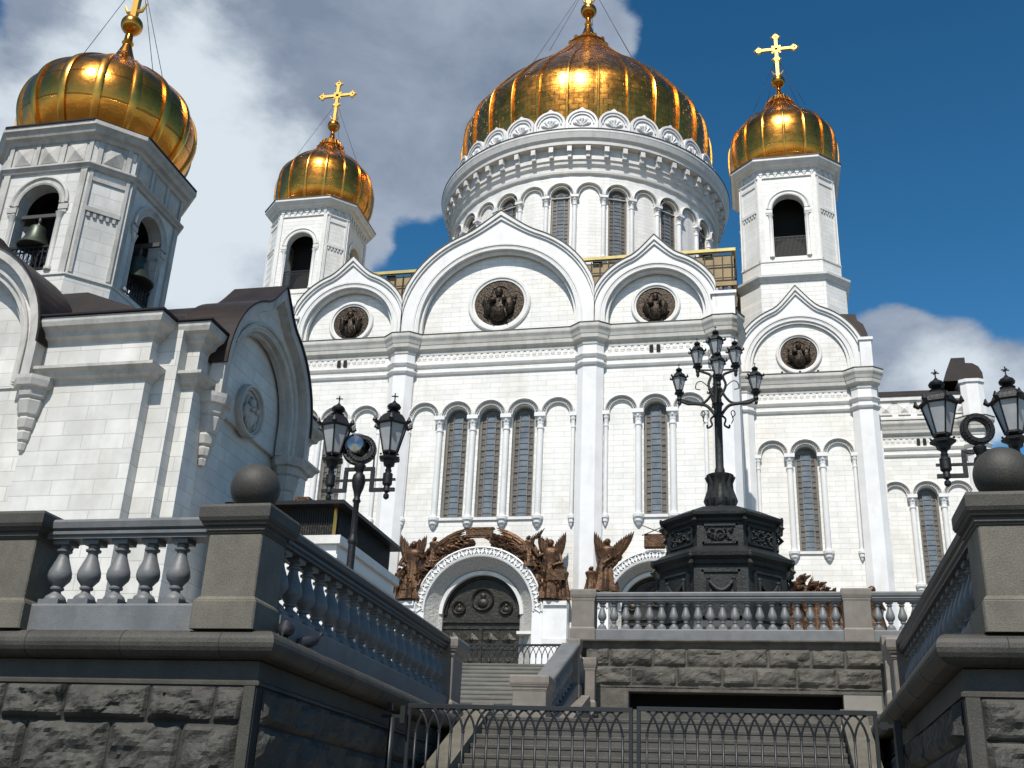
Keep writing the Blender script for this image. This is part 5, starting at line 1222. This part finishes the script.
# ================================================================ LANTERNS
def lantern_meshes():
    k = .34
    body = MB()   # origin: bottom of the glass cup
    def hx(r, z, n=6, a0=PI / 6): return [(r * cos(a0 + 2 * PI * i / n), r * sin(a0 + 2 * PI * i / n), z) for i in range(n)]
    b = body
    b.loft([hx(.05, -.30), hx(.05, -.22), hx(.10, -.20), hx(.115, -.12), hx(.19, -.10), hx(.20, -.06), hx(.10, -.04), hx(.08, -.0)])
    b.loft([hx(.12, 0), hx(.145, .02), hx(.145, .05), hx(.12, .06)])
    for i in range(6):
        a = PI / 6 + 2 * PI * i / 6; p0 = (.135 * cos(a), .135 * sin(a), .04); p1 = (.265 * cos(a), .265 * sin(a), .53); b.tube([p0, p1], .014, 5)
        b.ball((.17 * cos(a), .17 * sin(a), -.02), .022, 6)
        # palmettes standing on the eaves
        b.tube([(.29 * cos(a), .29 * sin(a), .53), (.345 * cos(a), .345 * sin(a), .58), (.34 * cos(a), .34 * sin(a), .68)], [.035, .045, .012], 6)
    b.loft([hx(.29, .52), hx(.315, .54), hx(.31, .575), hx(.27, .60), hx(.24, .68), (hx(.19, .76)), hx(.13, .81), hx(.10, .84)])
    b.lathe([(.10, .83), (.12, .86), (.06, .88), (.055, .90), (.115, .945), (.125, .99), (.10, 1.04), (.04, 1.09), (.015, 1.14)], n=14)
    b.tube([(0, 0, 1.12), (0, 0, 1.32)], .011, 6); b.tube([(-.06, 0, 1.245), (.06, 0, 1.245)], .013, 6); b.tube([(0, -.06, 1.245), (0, .06, 1.245)], .011, 6)
    gl = MB(); gl.loft([hx(.125, .05), hx(.255, .525)])
    b.v = [(x_, y_, z_ if z_ < .53 else .53 + (z_ - .53) * .78) for x_, y_, z_ in b.v]
    return mesh_of('lantern', b, 'iron'), mesh_of('lamp_glass', gl, 'lampg')
LB, LG = lantern_meshes()
def lantern(t, loc, s=1.0, rz=0):
    o = inst('lantern', LB, loc, t, rz=rz, scale=(s, s, s)); g_ = bpy.data.objects.new('lamp_glass', LG); COL.objects.link(g_); g_.parent = o
    return o
def twin_lamp(x, y, zb, label, floodlight=False, rz=0):
    t = thing('street_lamp', (x, y, zb), label, 'street lamp', 'twin lantern lamps on the terraces')
    zc_ = 5.92
    m = MB(); m.lathe([(.2, 0), (.2, .12), (.15, .2), (.13, .5), (.09, .6), (.085, 1.0), (.068, 1.1), (.065, zc_ - zb - 1.35)], x, y, 12, zb)
    m.lathe([(.068, 0), (.085, .04), (.08, .08), (.055, .14), (.05, .2), (.05, .72), (.075, .76), (.05, .82), (.065, .9), (.10, 1.0), (.12, 1.12), (.10, 1.22), (.06, 1.26), (.07, 1.3), (.10, 1.34), (.10, 1.4), (.05, 1.44)], x, y, 14, zc_ - 1.36)
    part('pole', m, 'iron', t)
    for sx in (-1, 1):
        m = MB(); q = .028
        xa, xb = sorted((x, x + sx * .27)); m.box(xa, xb, y - q, y + q, zc_ - .06, zc_)
        xa, xb = sorted((x + sx * .21, x + sx * .275)); m.box(xa, xb, y - q, y + q, zc_ - .44, zc_ - .06)
        xa, xb = sorted((x + sx * .275, x + sx * .66)); m.box(xa, xb, y - q, y + q, zc_ - .44, zc_ - .38)
        xa, xb = sorted((x + sx * .0, x + sx * .66)); m.box(xa, xb, y - q * .7, y + q * .7, zc_ - .25, zc_ - .21)
        lx = x + sx * .52
        m.lathe([(.02, -.58), (.05, -.55), (.05, -.50), (.02, -.47), (.06, -.44), (.06, -.38), (.05, -.35), (.085, -.31), (.085, -.13), (.05, -.1), (.06, -.06)], lx, y, 12, zc_)
        part('arm', m, 'iron', t)
        lantern(t, (lx, y, zc_ + .22), 1.0, rz=.25)
    m = MB(); F_ = Matrix.Translation((x, y, 0)) @ Matrix.Rotation(R(12), 4, 'Z'); m.F = F_
    rr = .205; zc2 = zc_ + .33
    m.revy([(rr + .05, -.05), (rr + .05, .05), (rr - .05, .05), (rr - .05, -.05)], 0, zc2, 0, 2 * PI, 28, cap=False)
    for i in range(26):
        a = 2 * PI * i / 26; m.ball((rr * cos(a), -.04, zc2 + rr * sin(a)), .05, 6, (1, .8, 1))
    m.box(-.03, .03, -.03, .03, zc_ - .02, zc2 - rr); part('wreath', m, 'iron', t)
    if floodlight:
        m = MB(); c = Vector((x - .13, y + .12, zc2 + .08)); ax = Vector((-.1, 1, -.12)).normalized()
        F_ = Matrix.Translation(c) @ Matrix.Rotation(R(10), 4, 'Z') @ Matrix.Rotation(-PI / 2, 4, 'X'); m.F = F_
        m.lathe([(.02, -.26), (.14, -.24), (.22, -.14), (.265, 0), (.27, .1), (.25, .12)], n=28); hood = part('floodlight', m, 'chrome', t)
        m = MB(F_); m.lathe([(.275, .09), (.29, .1), (.29, .13), (.26, .14)], n=28); part('floodlight_rim', m, 'iron', hood)
        m = MB(); m.tube([(x + .02, y + .05, zc2 - .22), (c.x + .1, c.y, c.z - .1)], .02, 6); m.tube([(x + .25, y, zc_ - .2), (x + .22, y + .05, zc2 - .05)], .016, 6); part('floodlight_bracket', m, 'iron', t)
    return t
twin_lamp(-6.66, 17.0, ZL, 'black iron lamp with two lanterns and a chrome floodlight, behind the left balustrade', True)
twin_lamp(3.38, 17.0, ZL, 'black iron lamp with two lanterns and a wreath, behind the right ball pedestal', False)

# ================================================================ CANDELABRA on the terrace
KX, KY = -1.10, 34.0
cd = thing('candelabra', (KX, KY, ZU), 'tall black cast iron candelabra with seven lanterns on a massive octagonal pedestal', 'street lamp')
def oc(r, z, a0=PI / 8): return [(KX + r / cos(PI / 8) * cos(a0 + 2 * PI * i / 8), KY + r / cos(PI / 8) * sin(a0 + 2 * PI * i / 8), z) for i in range(8)]
m = MB(); m.loft([oc(2.6, ZU), oc(2.6, ZU + .5), oc(2.45, ZU + .6), oc(2.45, ZU + 1.4)]); part('granite_step', m, 'granited', cd)
m = MB(); m.loft([oc(2.1, ZU + 1.2), oc(2.1, ZU + 1.75), oc(1.98, ZU + 1.85), oc(1.88, ZU + 2.05), oc(1.88, 7.85), oc(1.96, 7.9), oc(1.98, 8.0), oc(2.12, 8.1), oc(2.14, 8.2), oc(1.98, 8.28), oc(1.72, 8.45), oc(1.64, 8.5), oc(1.64, 9.22), oc(1.7, 9.26), oc(1.72, 9.34), oc(1.86, 9.42), oc(1.88, 9.5), oc(1.72, 9.58), oc(1.2, 9.85), oc(.8, 9.98), oc(.55, 10.02)]); ped = part('iron_pedestal', m, 'cast', cd)
rnd = random.Random(4)
for i in range(8):
    th = 2 * PI * i / 8
    F_ = Matrix.Translation((KX, KY, 0)) @ Matrix.Rotation(th, 4, 'Z')
    m = MB(F_)
    def fr_(hw, z0, z1, d, w=.07):
        m.box(-hw, hw, -d - .05, -d + .01, z1 - w, z1); m.box(-hw, hw, -d - .05, -d + .01, z0, z0 + w); m.box(-hw, -hw + w, -d - .05, -d + .01, z0, z1); m.box(hw - w, hw, -d - .05, -d + .01, z0, z1)
    fr_(.56, 6.3, 7.72, 1.88); fr_(.52, 8.56, 9.16, 1.64, .06)
    part('panel_frame', m, 'cast', ped)
    m = MB(F_)   # garland
    P = [(-.36 + .72 * t, -1.92 - .05 * sin(PI * t), 7.42 - .32 * sin(PI * t)) for t in [q / 10 for q in range(11)]]
    m.tube(P, [.03] + [.035 + .04 * sin(PI * q / 10) for q in range(1, 10)] + [.035], 8)
    for sx in (-1, 1): m.tube([(sx * .37, -1.92, 7.44), (sx * .40, -1.94, 7.1), (sx * .38, -1.91, 6.9)], [.06, .05, .02], 6); m.ball((sx * .37, -1.93, 7.46), .07, 8)
    part('garland', m, 'cast', ped)
    m = MB(F_)   # scroll panel
    for q in range(34):
        a = rnd.random() * 6.3; x = rnd.uniform(-.42, .42); z = rnd.uniform(8.66, 9.06); m.tube([(x, -1.65, z), (x + .06 * cos(a), -1.69, z + .06 * sin(a)), (x + .09 * cos(a + .9), -1.66, z + .09 * sin(a + .9))], [.018, .028, .01], 5)
    m.revy([(.15, -1.64), (.15, -1.70), (.11, -1.70), (.11, -1.64)], 0, 8.86, 0, 2 * PI, 16, cap=False)
    part('scroll_panel', m, 'cast', ped)
    # corner volutes
    Fc = F_ @ Matrix.Rotation(PI / 8, 4, 'Z'); m = MB(Fc)
    for (rr, zz, s_) in ((2.28, 8.12, .7), (2.0, 9.46, .6)):
        m.ball((0, -rr + .05, zz), .13 * s_, 10); m.ball((0, -rr + .1, zz - .2 * s_), .09 * s_, 8); m.ball((0, -rr + .02, zz + .12 * s_), .075 * s_, 8)
        m.tube([(0, -rr + .1, zz - .15), (0, -rr + .02, zz - .35 * s_), (0, -rr + .14, zz - .6 * s_)], [.06, .08, .03], 6)
    part('corner_volute', m, 'cast', ped)
m = MB(); m.lathe([(.4, 9.95), (.42, 10.06), (.38, 10.12), (.42, 10.2), (.46, 10.36), (.42, 10.52), (.33, 10.68), (.30, 10.84), (.33, 11.0), (.42, 11.12), (.44, 11.2), (.34, 11.22), (.2, 11.2)], KX, KY, 20)
for i in range(10):
    a = 2 * PI * i / 10
    m.tube([(KX + .38 * cos(a), KY + .38 * sin(a), 10.1), (KX + .46 * cos(a), KY + .46 * sin(a), 10.35), (KX + .35 * cos(a), KY + .35 * sin(a), 10.7), (KX + .34 * cos(a), KY + .34 * sin(a), 10.95), (KX + .45 * cos(a), KY + .45 * sin(a), 11.16)], [.05, .09, .08, .07, .05], 6)
part('acanthus_vase', m, 'cast', cd)
m = MB(); m.lathe([(.17, 11.15), (.16, 11.4), (.13, 11.5), (.125, 13.2), (.16, 13.25), (.16, 13.32), (.12, 13.36), (.14, 13.6), (.2, 13.68), (.14, 13.76), (.12, 13.95), (.13, 14.6), (.16, 14.7), (.10, 14.8), (.09, 15.2), (.05, 15.25)], KX, KY, 14); part('pole', m, 'cast', cd)
def arm_curve(a, pts, rad, nm='arm'):
    m = MB(); m.tube(smoothp([(KX + r * cos(a), KY + r * sin(a), z) for r, z in pts], 4), rad, 7); return m
for i in range(4):
    a = R(4) + i * PI / 2
    m = arm_curve(a, [(.1, 13.3), (.35, 13.62), (.7, 13.70), (1.0, 13.72), (1.22, 13.86), (1.24, 14.0)], .055)
    m.tube(smoothp([(KX + r * cos(a), KY + r * sin(a), z) for r, z in [(.12, 14.25), (.25, 13.95), (.5, 13.72), (.95, 13.78), (1.3, 13.9)]], 4), .045, 7)
    m.tube(smoothp([(KX + r * cos(a), KY + r * sin(a), z) for r, z in [(.1, 13.3), (.24, 13.15), (.2, 12.95), (.34, 12.85), (.36, 12.95)]], 4), .035, 6)
    m.tube(smoothp([(KX + r * cos(a), KY + r * sin(a), z) for r, z in [(.45, 13.2), (.55, 13.32), (.5, 13.45), (.42, 13.38), (.48, 13.15), (.42, 13.0)]], 4), .018, 5)
    m.lathe([(.02, -.3), (.06, -.24), (.05, -.16), (.09, -.1), (.06, 0), (.06, .08)], KX + 1.24 * cos(a), KY + 1.24 * sin(a), 10, 13.95); part('lower_arm', m, 'cast', cd)
    lantern(cd, (KX + 1.24 * cos(a), KY + 1.24 * sin(a), 14.15), .88, rz=.2)
for i in range(2):
    a = R(4) + i * PI
    m = arm_curve(a, [(.1, 13.95), (.28, 14.35), (.2, 14.7), (.45, 14.84), (.6, 14.9)], .045)
    m.tube([(KX, KY, 14.9), (KX + .62 * cos(a), KY + .62 * sin(a), 14.92)], .03, 6)
    m.tube(smoothp([(KX + r * cos(a), KY + r * sin(a), z) for r, z in [(.28, 14.3), (.5, 14.5), (.66, 14.45), (.7, 14.25), (.55, 14.2)]], 4), .018, 5)
    m.lathe([(.02, -.25), (.06, -.18), (.05, -.1), (.08, -.04), (.05, .06)], KX + .62 * cos(a), KY + .62 * sin(a), 10, 14.9); part('upper_arm', m, 'cast', cd)
    lantern(cd, (KX + .62 * cos(a), KY + .62 * sin(a), 15.1), .88, rz=.2)
lantern(cd, (KX, KY, 15.45), .95, rz=.3)

# ================================================================ PIGEON and a dark glossy ball on the left coping
def pigeon(x, y, z, yaw, label, curled=False):
    F_ = Matrix.Translation((x, y, z)) @ Matrix.Rotation(yaw, 4, 'Z'); rings = []
    S = [(-.17, .035, .012, .05), (-.12, .05, .02, .055), (-.06, .07, .05, .065), (0, .085, .06, .06), (.05, .10, .06, .055), (.085, .125, .042, .038), (.10, .15, .028, .03), (.115, .175, .026, .026), (.135, .18, .02, .018), (.155, .172, .006, .005), (.168, .168, .002, .002)]
    if curled: S = [(-.12, .03, .01, .03), (-.08, .06, .05, .04), (-.03, .09, .08, .08), (.03, .1, .085, .085), (.07, .12, .06, .06), (.09, .15, .035, .035), (.11, .16, .03, .028), (.13, .155, .01, .008), (.145, .15, .002, .002)]
    m = MB(F_)
    for px, pz, ry, rz in S: rings.append([(px, ry * cos(2 * PI * k / 12), pz + rz * sin(2 * PI * k / 12)) for k in range(12)])
    m.loft(rings, True)
    for s_ in (-1, 1): m.tube([(.0, s_ * .025, .03), (.01, s_ * .025, .0)], .005, 5)
    o = part('pigeon', m, 'pig', None, origin=(x, y, z)); tag(o, label, 'pigeon', 'pigeons on the left coping'); return o
pigeon(-4.50, 9.98, 1.757, R(100), 'dark glossy ball, modelled as a hunched pigeon, on the coping beside the left ball pedestal', True)  # bird shape stands in for a dark glossy ball
pigeon(-4.50, 10.62, 1.757, R(62), 'slim dark pigeon walking along the coping under the left balustrade')
